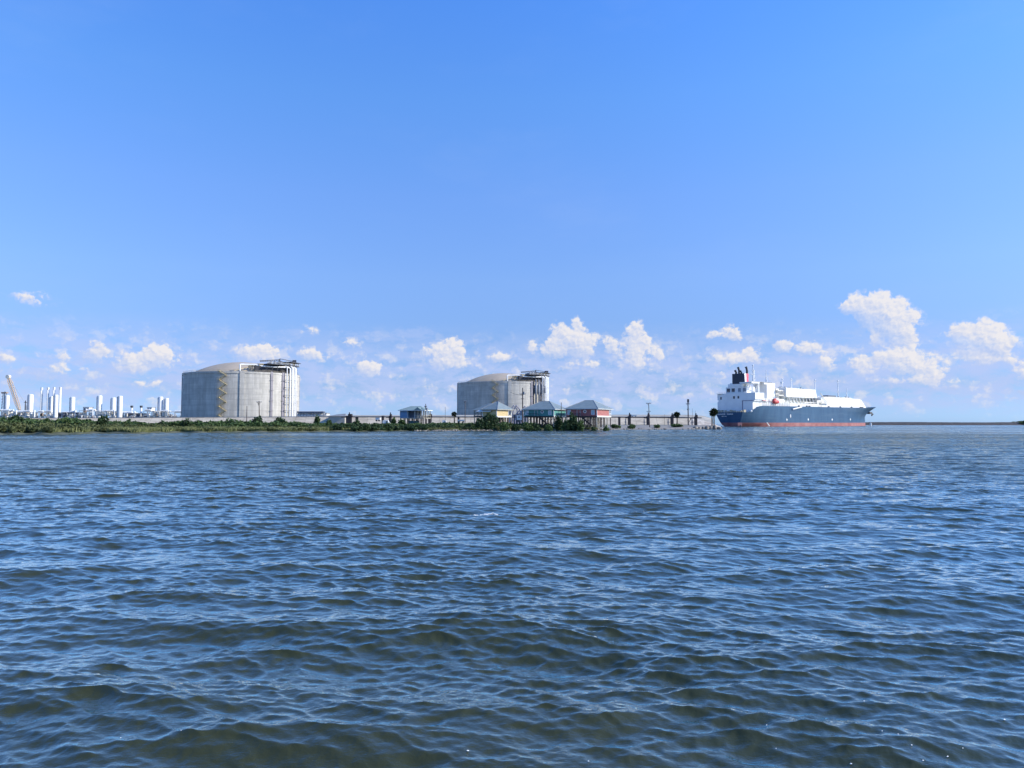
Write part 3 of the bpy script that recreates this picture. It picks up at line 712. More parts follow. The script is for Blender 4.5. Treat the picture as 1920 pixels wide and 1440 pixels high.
    # funnel with white and red starboard face
    fs = 13.0; fr = ship_w(1396.5, fs, 715); fl = ship_w(1373, fs, 715); zF = Z(700.5, fs, 0); navy = mat('funnel_navy', (.012, .022, .045), .5)
    q = MB(); q.hexa([(fs, -fr, zB), (fs + 4.5, -fr, zB), (fs + 4.5, -fl, zB), (fs, -fl, zB)], [(fs, -fr + .6, zF), (fs + 6.0, -fr + .6, zF), (fs + 6.0, -fl, zF), (fs, -fl, zF)])
    fun = q.build('funnel', navy, t)
    red = mat('funnel_red', (.55, .06, .10), .5); zc = zB + (zF - zB) * .26
    q = MB(); q.hexa([(fs + .2, -fr - .25, zc), (fs + 4.6, -fr - .25, zc), (fs + 4.6, -fr + .3, zc), (fs + .2, -fr + .3, zc)], [(fs + .2, -fr + .3, zF - .1), (fs + 5.9, -fr + .3, zF - .1), (fs + 5.9, -fr + .9, zF - .1), (fs + .2, -fr + .9, zF - .1)]); q.build('funnel_stripe', WHITE, fun)
    q = MB(); q.hexa([(fs + 2.1, -fr - .35, zc + .1), (fs + 4.5, -fr - .35, zc + .1), (fs + 4.5, -fr + .2, zc + .1), (fs + 2.1, -fr + .2, zc + .1)], [(fs + 2.5, -fr + .2, zF - .2), (fs + 5.8, -fr + .2, zF - .2), (fs + 5.8, -fr + .8, zF - .2), (fs + 2.5, -fr + .8, zF - .2)]); q.build('funnel_stripe', red, fun)
    q = MB(); q.hexa([(fs + 1, -fr - .5, zB - 4), (fs + 4, -fr - .5, zB - 4), (fs + 4, -fr, zB - 4), (fs + 1, -fr, zB - 4)], [(fs + .2, -fr - .3, zc), (fs + 4.6, -fr - .3, zc), (fs + 4.6, -fr + .3, zc), (fs + .2, -fr + .3, zc)]); q.build('funnel_foot', WHITE, fun)
    for px, py, r_ in ((1380.3, 693.8, .95), (1385.8, 688.5, .95), (1390, 695, .8), (1395.8, 688.3, .95)):
        w = ship_w(px, fs + 3, 697) ; w = min(w, fr - 1.5) if px < 1395 else fr - 1.2; ss = fs + 3 + (2.2 if px > 1395 else 0); zt = Z(py, fs + 3, 0)
        q = MB(); q.tube([(ss, -w, zF - 1), (ss, -w, zF + (zt - zF) * .5), (ss - .5, -w + .2, zt - .9), (ss - .9, -w + .4, zt)], [r_, r_ * .85, r_ * .9, r_ * 1.05], 10); q.build('exhaust_pipe', DARK, fun)
    # navigating bridge wings and roof
    s3 = ship_s(1404, 10, 718); zW = Z(719.5, s3, 5)
    q = MB(); q.box(s3 - 4, s3 + 7, -15, -ship_w(1386.5, s3 - 4, 718), zW, zW + 1.1); q.box(s3 - 1, s3 + 6, -6, 8, zB, zW); q.build('bridge_roof', WHITE, t)
    for w in (13, 10, 6): q = MB(); q.bar((s3 - 3, -w, zB - 1), (s3 - 3, -w, zW), .4); q.build('bridge_support', WHITE, t)
    q = MB()
    q.bar((s3 + 7, -14, zW), (s3 + 10, -9, zB - 4), .6); q.bar((s3 + 10, -12, zB - 5), (s3 + 10, -12, zW + .8), 1.0); q.build('bridge_support', WHITE, t)
    bx('upper_deck', s3 + 2, ship_s(1442, 3, 715), 6, -6, zW + 1.9, zW + 2.5, GREY)
    bx('roof_house', s3 + 3, s3 + 9, 5, -5, zW + 1.1, zW + 1.9, OFFWHITE)
    # tall white casing
    s4 = ship_s(1438, 6.5, 730); e4 = ship_s(1453.3, 6.5, 730); zT = Z(718, s4, 6)
    bx('casing', s4, e4, 6.5, -5.5, 15, zT); bx('casing_roof', s4 - 4, s4, 6.5, 2, zT - 1.1, zT)
    q = MB(); q.box(e4, e4 + 8, -9, 6, Z(733, e4, 8), Z(733, e4, 8) + .8); q.box(e4, e4 + 8, -9.5, 6, Z(742, e4, 8), Z(742, e4, 8) + .8); q.box(e4, e4 + 5, -7, 5, 15, Z(728, e4, 8))
    for k in range(5): q.bar((e4 + k * 2, -9, Z(742, e4, 8)), (e4 + k * 2, -9, Z(733, e4, 8)), .3)
    q.build('tank_platform', OFFWHITE, t)
    # lower trunk and side gallery
    sT0 = ship_s(1425, 14.8, 758); sT1 = ship_s(1534, 14.8, 758); zt0 = Z(756, 60, 15)
    q = MB(); q.box(sT0, sT1, -14.8, 14.8, 15.5, zt0); q.box(sT0 + 12, ship_s(1470, 13, 750), -13, 10, zt0, Z(748, 50, 13)); q.build('trunk_deck', WHITE, t)
    q = MB()
    for k in range(16):
        s = sT0 + 4 + k * 2.6; q.bar((s, -15.2, zt0 - 3), (s, -15.2, zt0 + 1.3 + (k % 3) * .7), .3)
    q.bar((sT0, -15.2, zt0 + 1.2), (sT1, -15.2, zt0 + 1.2), .15); q.bar((sT0 + 2, -15.4, zt0 + 3), (sT0 + 24, -15.4, zt0 + 3), .5)
    q.build('deck_piping', OFFWHITE, t)
    q = MB(); q.bar((sA - 2, -16.4, zA - 5.8), (ship_s(1440, 15, 750), -15.2, zA - 6.0), .5); q.build('red_pipe', mat('faded_red', (.42, .14, .15), .6), t)
    # lifeboat
    sl = ship_s(1449, 15.8, 752); zl = Z(753, sl, 15)
    q = MB(); q.tube([(sl, -15.8, zl + .3), (sl + 1, -15.8, zl), (sl + 4, -15.8, zl - .1), (sl + 7, -15.8, zl), (sl + 8.4, -15.8, zl + .6)], [.4, 1.5, 1.8, 1.5, .4], 12); q.box(sl + 1.2, sl + 3.8, -16.6, -15, zl + 1.2, zl + 2.5)
    lb = q.build('lifeboat', mat('lifeboat_red', (.5, .06, .06), .5), t, smooth=True)
    for d in (1, 7): q = MB(); q.tube([(sl + d, -14.6, zt0), (sl + d, -14.6, zl + 3.6), (sl + d, -16.2, zl + 3.2)], .3, 6); q.build('davit', WHITE, t)
    # upper machinery box carried on slanting struts
    s5 = ship_s(1474.3, 10.5, 735); e5 = ship_s(1531, 10.5, 735); zu0, zu1 = Z(744.8, 80, 10), Z(727.8, 80, 10); zl2 = Z(757, 80, 14)
    zs = zu1 - 1.0
    q = MB(); q.hexa([(s5, -10.5, zu0), (e5 + 1.5, -10.5, zu0), (e5 + 1.5, 3, zu0), (s5, 3, zu0)], [(s5, -10.5, zu1), (e5 - 2, -10.5, zu1 - .4), (e5 - 2, 3, zu1 - .4), (s5, 3, zu1)]); q.build('upper_gallery', WHITE, t)
    q = MB(); q.box(s5 + 1, e5 - 3, -7.5, 2, zl2 - 1, zu0); q.build('gallery_wall', mat('gallery_white', (.55, .57, .55), .6), t)
    n = 9
    for k in range(n):
        s = s5 + 2 + k * (e5 - s5 - 6) / (n - 1)
        q = MB(); q.bar((s + 2.2, -10.3, zu0), (s - 2.2, -14.4, zl2 - .6), .55); q.build('strut', OFFWHITE, t)
    for k in range(n):
        q = MB(); s = s5 + 3.4 + k * (e5 - s5 - 8) / (n - 1); q.box(s, s + 2.2, -7.62, -7.5, zl2 + 1.4, zu0 - 1.0); q.build('gallery_window', mat('gallery_grey', (.17, .19, .18), .5), t)
    rng = random.Random(8)
    for k in range(16):
        s = rng.uniform(s5 + 1, e5 - 3); h = rng.uniform(.4, 1.6); w = rng.uniform(-2, 9); q = MB(); q.box(s, s + rng.uniform(.6, 2.2), -w - .8, -w, zu1 - .4, zu1 + h); q.build('roof_fitting', GREY, t)
    # forward trunk with slanting nose
    s6 = ship_s(1541, 14.2, 752); e6 = ship_s(1626, 6, 763); et = ship_s(1614.5, 5, 747); zq0, zq1 = 15.5, Z(745.3, 130, 13)
    wn = 6.0
    q = MB(); q.hexa([(s6, -14.4, zq0), (e6 - 34, -14.4, zq0), (e6 - 34, 14.4, zq0), (s6, 14.4, zq0)], [(s6, -13.6, zq1), (e6 - 34, -13.6, zq1 - .2), (e6 - 34, 13.6, zq1 - .2), (s6, 13.6, zq1)])
    q.hexa([(e6 - 34, -14.4, zq0), (e6, -wn, zq0), (e6, wn, zq0), (e6 - 34, 14.4, zq0)], [(e6 - 34, -13.6, zq1 - .2), (et, -wn + 1, zq1 - .4), (et, wn - 1, zq1 - .4), (e6 - 34, 13.6, zq1 - .2)])
    q.build('forward_trunk', WHITE, t)
    q = MB(); za = Z(757, s6, 15); q.box(s6 - 5, s6 + 9, -15.6, -12, za, za + .5); q.box(s6 - 9, s6, -14.5, 8, zq0, za + 3); q.bar((s6 - 2, -14, za + 9), (s6 + 8, -14.8, za + 1.2), .5)
    for k in range(7): q.bar((s6 - 5 + k * 2.2, -15.5, za + .5), (s6 - 5 + k * 2.2, -15.5, za + 2), .18)
    q.bar((s6 - 5, -15.5, za + 2), (s6 + 9, -15.5, za + 2), .18); q.build('side_platform', OFFWHITE, t)
    q = MB(); sv = ship_s(1553, 8, 742); q.box(sv, sv + 14, -8, -2, zq1, zq1 + 2.4); q.build('deck_crane', mat('slate', (.10, .12, .16), .6), t)
    rng = random.Random(21)     # deck clutter along the trunk tops and side deck
    for k in range(26):
        s = rng.uniform(sT0 + 14, s5 + 2) if k < 10 else rng.uniform(s6, et - 30); w = rng.uniform(-4, 11); z = zt0 if k < 10 else zq1 - .3; h = rng.uniform(.8, 2.6) if k < 10 else rng.uniform(.5, 1.5)
        q = MB(); q.box(s, s + rng.uniform(.5, 2.0), -w - rng.uniform(.4, 1.2), -w, z, z + h); q.build('deck_fitting', (OFFWHITE, WHITE, GREY)[k % 3], t)
    for k in range(3):
        q = MB(); y = -13.5 + k * 1.1; q.tube([(sT1 - 20, y, zt0 + .8 + k * .3), (s6 + 6, y, zt0 + 1.2 + k * .3), (s6 + 9, y + 1, zq1 + .5), (et - 30, y + 3, zq1 + .5)], .3, 6); q.build('cargo_pipe', OFFWHITE, t)
    # masts
    def mast(px, py, w, zbase, r_, arms=(), dome=None, m=WHITE):
        s = ship_s(px, w, py); zt = ship_z(py, s, w); q = MB(); q.tube([(s, -w, zbase), (s, -w, zt)], [r_, r_ * .6], 8)
        for fz, half_ in arms: z = zbase + (zt - zbase) * fz; q.bar((s - half_, -w, z), (s + half_, -w, z), .3); q.bar((s, -w - half_, z), (s, -w + half_, z), .3)
        if dome: q.ball((s, -w, zt + dome * .5), dome)
        q.build('mast', m, t)
    mast(1411.5, 686, 2, zW, .55, ((.55, 2.2), (.78, 1.2)), .7); mast(1413.8, 696, 2, zW, .75, ((.5, 1.4),), .6)
    mast(1436.3, 694, 2, zW, .3, ((.3, 1.2),), None); mast(1436.8, 708, 2, zW, .9)
    mast(1466.8, 712, 4, zt0, .35, (), .7); mast(1465.5, 719, 3, zt0, .6, ((.8, 2.5),), 1.2); mast(1483.5, 712, 6, zu1 - 1, .6, ((.9, 1.3),), .7)
    mast(1528.3, 713, 8, zu1 - 2, .6, ((.9, 1.3),), .6); mast(1570.8, 715, 4, zq1, .6, ((.38, 1.8), (.92, 1.0)), .7); mast(1587.5, 730, 4, zq1, .6, ((.6, 1.2),), .5)
    for px, w in ((1585.5, 4), (1590.5, 4), (1572, 6), (1556, 0)): s = ship_s(px, w, 742); q = MB(); q.box(s - .6, s + .6, -w - .6, -w + .6, zq1, zq1 + 2.2); q.build('vent_post', GREY, t)
    # gangway along the hull, mooring gear, pilot ladder, rails
    ga = ship_s(1486.5, 18.2, 767); gb = ship_s(1503, 18.2, 763)
    q = MB(); q.bar((ga, -18.3, ship_z(767, ga, 18)), (gb, -18.3, ship_z(763, gb, 18)), .7, .9); q.build('gangway', WHITE, t)
    q = MB(); la = ship_s(1437.5, 17.8, 794); lb_ = ship_s(1442.5, 17.8, 799); q.bar((la, -17.9, 3.0), (lb_, -17.9, .3), .5); q.build('ladder', WHITE, t)
    rng = random.Random(5)
    for k in range(9):
        y = -11 + k * 2.7; q = MB(); q.box(rng.uniform(1.5, 3), rng.uniform(4, 6), y - .6, y + rng.uniform(.3, .9), 10.8, 10.8 + rng.uniform(.8, 2.0)); q.build('mooring_winch', mat('winch_tan', (.38, .34, .24), .7), t)
    q = MB()
    for k in range(14): q.bar((.3, -11.8 + k * 1.81, 10.8), (.3, -11.8 + k * 1.81, 12), .08)
    q.bar((.3, -11.8, 12), (.3, 11.8, 12), .1); q.bar((.3, -11.8, 11.4), (.3, 11.8, 11.4), .07)
    for s in np.arange(30, 226, 3.2):
        f = s / L; w = deckw(f) - .1; z = top(s); q.bar((s, -w, z), (s, -w, z + 1.1), .08)
    pts = [(s, -(deckw(s / L) - .1), top(s) + 1.1) for s in np.arange(30, 228, 6)]
    q.tube(pts, .05, 4); q.build('deck_rail', OFFWHITE, t)
    for px in (1497, 1512, 1517, 1553, 1575, 1596, 1614, 1618):
        s = ship_s(px, 16.5, 763); q = MB(); q.box(s, s + 1.8, -(deckw(s / L) - .6), -(deckw(s / L) - 1.6), top(s), top(s) + .9); q.build('bollard', DARK, t)
    q = MB(); s = ship_s(1407.5, 16.5, 772); q.ball((s, -16.9, 11.6), .9); q.build('white_float', WHITE, t)
    return t
build_ship()
# ------------------------------------------------------------------ stilt houses; local +x runs along the sunlit side's normal, -y is the shaded front
def siding(name, col):
    if name in MATS: return MATS[name]
    m, g, b = new_mat(name)
    tc = g.node('ShaderNodeTexCoord').outputs['Object']; z = g.sep(tc)[2]
    w = g.m('FRACT', g.m('MULTIPLY', z, 4.0)); n = g.noise(tc, 1.2, 5, 0.6)
    c = g.mix(g.smooth(n, 0.3, 0.7), (*[q * .88 for q in col], 1), (*[min(1, q * 1.1) for q in col], 1))
    bp = g.node('ShaderNodeBump'); bp.inputs['Distance'].default_value = 0.03; g.put(bp.inputs['Height'], w); g.l.new(bp.outputs[0], b.inputs['Normal'])
    g.put(b.inputs['Base Color'], c); b.inputs['Roughness'].default_value = 0.7; MATS[name] = m; return m
def house(name_label, X, Y, rz, Lf, Ls, zg, zf, ze, zp, ridge, col, shade, front=True, porch_side='right', steps=True, porch_front=None, two_tone=None):
    """Lf along the front (x), Ls deep (y); origin at the near right corner of the plan"""
    t = thing('stilt_house', name_label, 'house', (X, Y, 0), rz, 'houses on stilts along the shore')
    wallm = siding('siding_' + col, shade); trim = WHITE
    pw = 2.6   # open porch strip
    xw0 = -Lf; xw1 = 0.0
    py1 = Ls - (pw if porch_side == 'right' else 0)
    mb = MB(); mb.box(xw0, xw1, 0, py1, zf, ze); w = mb.build('wall', wallm, t)
    # trim boards
    q = MB(); e = .04
    for x, y in ((xw1, 0), (xw1, py1), (xw0, 0)): q.box(x - .14, x + e, y - e, y + .14, zf, ze)
    q.box(xw1, xw1 + e + .01, 0.14, py1, zf - .35, zf + .12); q.box(xw1, xw1 + e + .01, .14, py1, ze - .3, ze); q.build('corner_trim', trim, t)
    # floor platform and porch
    q = MB(); q.box(xw0 - .05, xw1 - .02, -.02, Ls, zf - .32, zf - .02); q.build('floor_frame', BEIGE if col == 'yellow' else TIMBER, t)
    if porch_side == 'right':
        q = MB()
        q.box(-.2, 0.02, py1, Ls, zf - .3, zf + .06); 
        for y in (Ls - .15, py1 + pw * .5): q.box(-.16, 0, y - .08, y + .08, zf, ze)
        q.box(-.12, 0, py1, Ls, zf + .9, zf + 1.0)
        for k in range(8): q.box(-.09, -.03, py1 + .2 + k * .3, py1 + .26 + k * .3, zf + .06, zf + .9)
        q.build('porch', trim, t)
        q = MB(); q.box(xw0, -.3, py1 + .2, Ls - .1, zf, zf + 1.0); q.build('porch_panel', wallm, t)
    # stilts
    xs = np.linspace(xw0 + .2, xw1 - .2, 6); ys = np.linspace(.2, Ls - .2, 5)
    for x in xs:
        for y in ys:
            q = MB(); q.bar((x, y, zg - .6), (x, y, zf - .3), .28); q.build('stilt', BEIGE if (int(x * 3) + int(y * 2)) % 3 == 0 else POLE, t)
    q = MB()
    for x in (xs[0], xs[3], xs[5]):
        q.bar((x, ys[0], zg), (x, ys[2], zf - .4), .12)
    for y in (ys[0],): q.bar((xs[4], y, zg), (xs[5], y, zf - .4), .12); q.bar((xs[5], y, zg), (xs[4], y, zf - .4), .12)
    q.build('brace', POLE, t)
    # hipped roof with thick eave
    o = .65; x0, x1, y0, y1 = xw0 - o, xw1 + o, -o, Ls + o; cy = (y0 + y1) / 2; hr = (x1 - x0 - ridge) / 2
    rx0, rx1 = x0 + hr, x1 - hr
    q = MB(); q.add([(x0, y0, ze), (x1, y0, ze), (x1, y1, ze), (x0, y1, ze), (rx0, cy, zp), (rx1, cy, zp)], [(0, 1, 5, 4), (1, 2, 5), (2, 3, 4, 5), (3, 0, 4), (3, 2, 1, 0)])
    rf = q.build('roof', ROOF, t)
    q = MB(); q.box(x0, x1, y0 - .03, y0 + .08, ze - .22, ze + .03); q.box(x0, x1, y1 - .08, y1 + .03, ze - .22, ze + .03); q.box(x1 - .08, x1 + .03, y0 + .08, y1 - .08, ze - .22, ze + .03); q.box(x0 - .03, x0 + .08, y0 + .08, y1 - .08, ze - .22, ze + .03)
    q.build('eave', mat('eave_grey', (.42, .45, .46), .6) if col != 'yellow' else BEIGE, t)
    q = MB()
    for a, b_ in (((x0, y0, ze), (rx0, cy, zp)), ((x1, y0, ze), (rx1, cy, zp)), ((x1, y1, ze), (rx1, cy, zp)), ((rx0, cy, zp), (rx1, cy, zp)), ((x0, y1, ze), (rx0, cy, zp))): q.bar(a, b_, .16, .16)
    q.build('ridge_cap', GREY, rf)
    if front:
        H = ze - zf
        for k, (fx, fw, z0_, z1_) in enumerate(((-.90 * Lf, 1.0, .22, .80), (-.13 * Lf, 1.0, .22, .80))):
            q = MB(); q.box(fx - fw / 2, fx + fw / 2, -.05, 0, zf + H * z0_, zf + H * z1_); wn = q.build('window', GLASS if k == 2 else mat('bright_pane', (.40, .50, .56), .25, .2, 2.0), w)
            q = MB()
            for a, b_ in ((fx - fw / 2 - .12, fx - fw / 2), (fx + fw / 2, fx + fw / 2 + .12)): q.box(a, b_, -.09, 0, zf + H * z0_ - .1, zf + H * z1_ + .1)
            q.box(fx - fw / 2, fx + fw / 2, -.09, 0, zf + H * z1_, zf + H * z1_ + .12); q.box(fx - fw / 2, fx + fw / 2, -.09, 0, zf + H * z0_ - .12, zf + H * z0_); q.build('window_frame', trim, wn)
        fx = -.59 * Lf; q = MB(); q.box(fx - .5, fx + .5, -.05, 0, zf + .05, zf + H * .85); dr = q.build('door', wallm, w)
        q = MB(); q.box(fx - .68, fx - .5, -.08, 0, zf, zf + H * .88); q.box(fx + .5, fx + .68, -.08, 0, zf, zf + H * .88); q.box(fx - .5, fx + .5, -.08, 0, zf + H * .85, zf + H * .92); q.build('door_frame', mat('eave_grey', (.42, .45, .46), .6), dr)
        fx = -.385 * Lf; zc = zf + H * .62; q = MB(); q.tube([(fx, 0, zc), (fx, -.06, zc)], .36, 16); pw_ = q.build('round_window', GLASS, w)
        q = MB(); q.tube([(fx + .47 * math.cos(a), -.06, zc + .47 * math.sin(a)) for a in np.linspace(0, 2 * math.pi, 20)], .11, 6, False); q.build('window_frame', trim, pw_)
        # landing and stair down to the right
        q = MB(); q.box(-.85 * Lf, -.5 * Lf, -1.3, -.05, zf - .2, zf - .06)
        for x in np.linspace(-.85 * Lf, -.5 * Lf, 9): q.bar((x, -1.25, zf - .06), (x, -1.25, zf + .95), .07)
        q.bar((-.85 * Lf, -1.25, zf + .95), (-.5 * Lf, -1.25, zf + .95), .1); q.build('landing', TIMBER, t)
        if steps:
            q = MB(); n = 13; xa, xb = -.5 * Lf, -.5 * Lf + 4.0
            for k in range(n): u = k / n; x = xa + (xb - xa) * u; z = zf - .1 + (zg - zf + .2) * u; q.box(x, x + .34, -1.25, -.1, z - .05, z)
            for yy in (-1.28, -.08): q.bar((xa, yy, zf - .15), (xb, yy, zg), .08, .3)
            q.bar((xa, -1.28, zf + .85), (xb, -1.28, zg + .95), .09); q.build('stair', TIMBER, t)
    return t
def place_house(label, pxc, D, rot, frontpx, sidepx, ys, ridge, col, shade, **kw):
    """pxc: pixel column of the near corner; ys = (ground, floor, eave, peak) pixel rows at depth D"""
    X = PX(pxc, D); a = R(rot)
    # solve lengths from the pixel columns of the far ends
    qf = ray(frontpx, 790)[0]; Lf = (X - qf * D) / (math.cos(a) + qf * math.sin(a))     # end point (X - L cos a, D + L sin a)
    qs = ray(sidepx, 790)[0]; Ls = (qs * D - X) / (math.sin(a) - qs * math.cos(a))       # end point (X + L sin a, D + L cos a)
    z = [PZ(y, D) for y in ys]
    print(label[:20], 'Lf', round(Lf, 1), 'Ls', round(Ls, 1), [round(q, 1) for q in z])
    return house(label, X, D, -a, Lf, Ls, z[0], z[1], z[2], z[3], ridge, col, shade, **kw)
place_house('coral red stilt house with grey hipped roof, rightmost of the shore houses', 1119.5, 255, 25, 1061.5, 1146, (798, 780, 766, 749.3), 3.4, 'red', (.35, .125, .115), porch_side='right')
place_house('teal stilt house with grey hipped roof between the yellow house and the red house', 1038.5, 258, 25, 982.5, 1061.5, (797, 780, 767, 751.3), 3.4, 'teal', (.085, .27, .25), porch_side='none')
def yellow_house():
    # near corner at px 931, sunlit cream side running right to 960, shaded gallery running left to 877
    D = 262; t = place_house('yellow stilt house with two peaked grey hipped roofs behind a dark bush', 931.5, D, 32, 905, 959.5, (798, 780.5, 767.5, 752.3), 0.9, 'yellow', (.60, .48, .26), front=False, porch_side='right')
    t['label'] = 'yellow sided stilt house with a twin hipped grey roof, behind the big dark bush'
    # lower wing to the left: open gallery under its own hipped roof
    z = [PZ(y, D) for y in (798, 779, 768.5, 755)]
    x0 = -10.8; x1 = -4.4
    q = MB(); q.box(x0, x1, 1.2, 9.0, z[1] - .3, z[1]); q.build('gallery_floor', TIMBER, t)
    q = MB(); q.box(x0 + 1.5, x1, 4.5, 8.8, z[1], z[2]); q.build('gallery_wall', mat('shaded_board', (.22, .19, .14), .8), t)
    q = MB(); c = ((x0 + x1) / 2 + .8, 5.2, z[3])
    q.add([(x0 - .6, .5, z[2]), (x1 + .6, .5, z[2]), (x1 + .6, 9.8, z[2]), (x0 - .6, 9.8, z[2]), c, (c[0] + 2.2, c[1], c[2])], [(0, 1, 5, 4), (1, 2, 5), (2, 3, 4, 5), (3, 0, 4), (3, 2, 1, 0)]); q.build('wing_roof', ROOF, t)
    q = MB(); q.hexa([(x0 + 2.6, -.9, z[2] - .6), (x1 + 2.2, -.9, z[2] - .6), (x1 + 2.2, .5, z[2] - .25), (x0 + 2.6, .5, z[2] - .25)], [(x0 + 2.6, -.9, z[2] - .45), (x1 + 2.2, -.9, z[2] - .45), (x1 + 2.2, .5, z[2] - .05), (x0 + 2.6, .5, z[2] - .05)]); q.build('porch_awning', WHITE, t)
    for x in np.linspace(x0 + .2, x1 - .2, 5):
        q = MB(); q.bar((x, 1.4, z[0] - .5), (x, 1.4, z[2]), .22); q.build('post', BEIGE, t)
        q = MB(); q.bar((x, 8.6, z[0] - .5), (x, 8.6, z[1]), .26); q.build('stilt', POLE, t)
    q = MB(); q.box(x0, x1, 1.3, 1.38, z[1] + .9, z[1] + 1.0)
    for x in np.linspace(x0, x1, 16): q.box(x - .03, x + .03, 1.3, 1.36, z[1], z[1] + .9)
    q.bar((x0, 1.4, z[1] + .2), (x0 + 2, 1.4, z[2] - .5), .2); q.build('gallery_rail', BEIGE, t)
    # rear porch with dark opening on the sunlit side
    q = MB(); q.box(0.0, .03, 8.1, 9.3, z[1] + .3, z[2] - .4); q.build('window', GLASS, t)
yellow_house()
def blue_house():
    D = 300.0; X = PX(777.5, D); a = R(14); zg, zf, ze, zp = [PZ(y, D) for y in (798, 783.3, 769, 761)]
    t = thing('stilt_house', 'small blue stilt house with an open porch, standing alone left of the second tank', 'house', (X, D, 0), -a, 'houses on stilts along the shore')
    blue = siding('siding_blue', (.13, .25, .42)); W = 6.4; Wp = 3.9
    q = MB(); q.box(-W, -3.2, 0, 8, zf, ze); w = q.build('wall', blue, t)
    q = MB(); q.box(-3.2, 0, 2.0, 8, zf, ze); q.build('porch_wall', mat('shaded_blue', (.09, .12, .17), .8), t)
    q = MB(); q.box(-3.32, -3.1, -.06, .14, zf - .2, ze); q.box(-W - .05, -W + .14, -.06, .14, zf, ze); q.box(-.1, .12, -.06, .14, zf - .5, ze); q.build('corner_trim', mat('eave_grey', (.42, .45, .46), .6), t)
    q = MB(); q.box(-W, Wp, 0, 8, zf - .3, zf); q.build('floor_frame', BEIGE, t)
    q = MB()
    for x in (1.3, 2.7, Wp - .1):
        for y in (.15, 3, 6, 7.8): q.box(x - .09, x + .09, y - .09, y + .09, zf, ze)
    q.box(.1, Wp, .05, .12, zf + .95, zf + 1.08); q.box(Wp - .1, Wp, .12, 7.9, zf + .95, zf + 1.08)
    for x in np.linspace(.2, Wp - .1, 14): q.box(x - .03, x + .03, .06, .11, zf, zf + .95)
    q.build('porch_rail', BEIGE, t)
    for x in np.linspace(-W + .2, Wp - .2, 6):
        for y in (.2, 3.8, 7.6): q = MB(); q.bar((x, y, zg - .6), (x, y, zf - .3), .3); q.build('stilt', POLE, t)
    q = MB(); q.box(-3.0, .2, 1, 5, zg, zg + 2.0); q.build('lower_store', mat('teal_board', (.06, .15, .17), .8), t)
    q = MB(); q.bar((.2, .3, zf - .4), (3.2, .3, zg), .35, .15); q.build('stair', TIMBER, t)
    x0, x1, y0, y1 = -W - .7, Wp + .7, -.7, 8.7
    q = MB(); q.add([(x0, y0, ze), (x1, y0, ze), (x1, y1, ze), (x0, y1, ze), (-3.3, 4, zp), (1.0, 4, zp)], [(0, 1, 5, 4), (1, 2, 5), (2, 3, 4, 5), (3, 0, 4), (3, 2, 1, 0)]); rf = q.build('roof', mat('green_metal_roof', (.20, .27, .26), .5), t)
    q = MB(); q.add([(-.2, y0 - .1, ze + .02), (3.2, y0 - .1, ze + .02), (1.5, y0 - .1, ze + 1.2), (1.5, 2.5, ze + 1.2)], [(0, 1, 2), (0, 2, 3), (2, 1, 3), (0, 3, 1)]); q.build('gable', mat('green_metal_roof', (.20, .27, .26), .5), t)
    q = MB(); q.box(x0, x1, y0 - .03, y0 + .08, ze - .22, ze + .03); q.box(x1 - .08, x1 + .03, y0 + .08, y1, ze - .22, ze + .03); q.build('eave', WHITE, t)
blue_house()
# ------------------------------------------------------------------ process plant far left
def vessel(px, w_px, top, base, label, thin=False, D=905.0):
    x = PX(px, D); r = w_px / F * D / 2; zt = PZ(top, D); zb_ = 2.0
    t = thing('stack' if thin else 'process_column', label, 'stack' if thin else 'column', (x, D, 0), 0, 'thin white exhaust stacks of the plant' if thin else 'thick white process columns of the plant')
    if thin:
        MB().lathe([(r * 1.25, zb_), (r, zb_ + 6), (r, zt - .6), (r * 1.05, zt)], n=14).build('shaft', WHITE, t, smooth=True)
        q = MB(); q.box(-r * .3, r * .3, -r - .5, -r + .1, zb_, zt - 4); q.build('ladder', WHITE, t)
    else:
        MB().lathe([(r, zb_), (r, zt - r * .5), (r * .94, zt - r * .2), (r * .6, zt - .02 * r), (.05, zt)], n=20).build('shell', WHITE, t, smooth=True)
        q = MB(); q.box(-r - .8, -r + .05, -.5, .5, zb_, zt - 1.2)
        for z in np.arange(zb_ + 5, zt - 2, 5): q.box(-r - 1.1, -r + .5, -1, 1, z, z + .25)
        q.build('ladder', GREY, t)
vessel(12, 7.5, 741, 0, 'thick white column at the far left edge, left of the crane boom')
vessel(56, 9, 739, 0, 'thick white column between the crane boom and the four thin stacks')
for px, y, s_ in ((76.3, 726.5, 'leftmost'), (88.2, 726.3, 'second from the left'), (99.4, 726, 'third from the left'), (111.3, 726, 'rightmost')):
    vessel(px, 4.0, y, 0, 'thin tall white stack, %s of the four tallest' % s_, True, 930)
vessel(95.5, 5.5, 743, 0, 'shorter thick white column tucked behind the full height one among the thin stacks', D=890)
vessel(103.6, 7.2, 740, 0, 'full height thick white column reaching the ground in front of the thin stacks', D=860)
vessel(134.8, 8.3, 744, 0, 'thick white column just right of the four thin stacks')
vessel(185.7, 8.5, 741.3, 0, 'thick white column standing alone midway between the stacks and the paired columns')
vessel(211.8, 8.3, 745.2, 0, 'shorter left column of the close pair left of the flat grey plant roof')
vessel(224.2, 8.3, 742, 0, 'taller right column of the close pair, reaching down to the wall', D=860)
vessel(300.3, 8.2, 743.5, 0, 'taller left column of the pair nearest the first tank')
vessel(311.3, 7.6, 746.3, 0, 'shorter right column of the pair nearest the first tank')
PALE = mat('plant_cream', (.62, .61, .57), .6, .15, .1); SLATE = mat('plant_slate', (.16, .18, .22), .6, .2, .1); RUST = mat('plant_brown', (.33, .24, .18), .7, .2, .2)
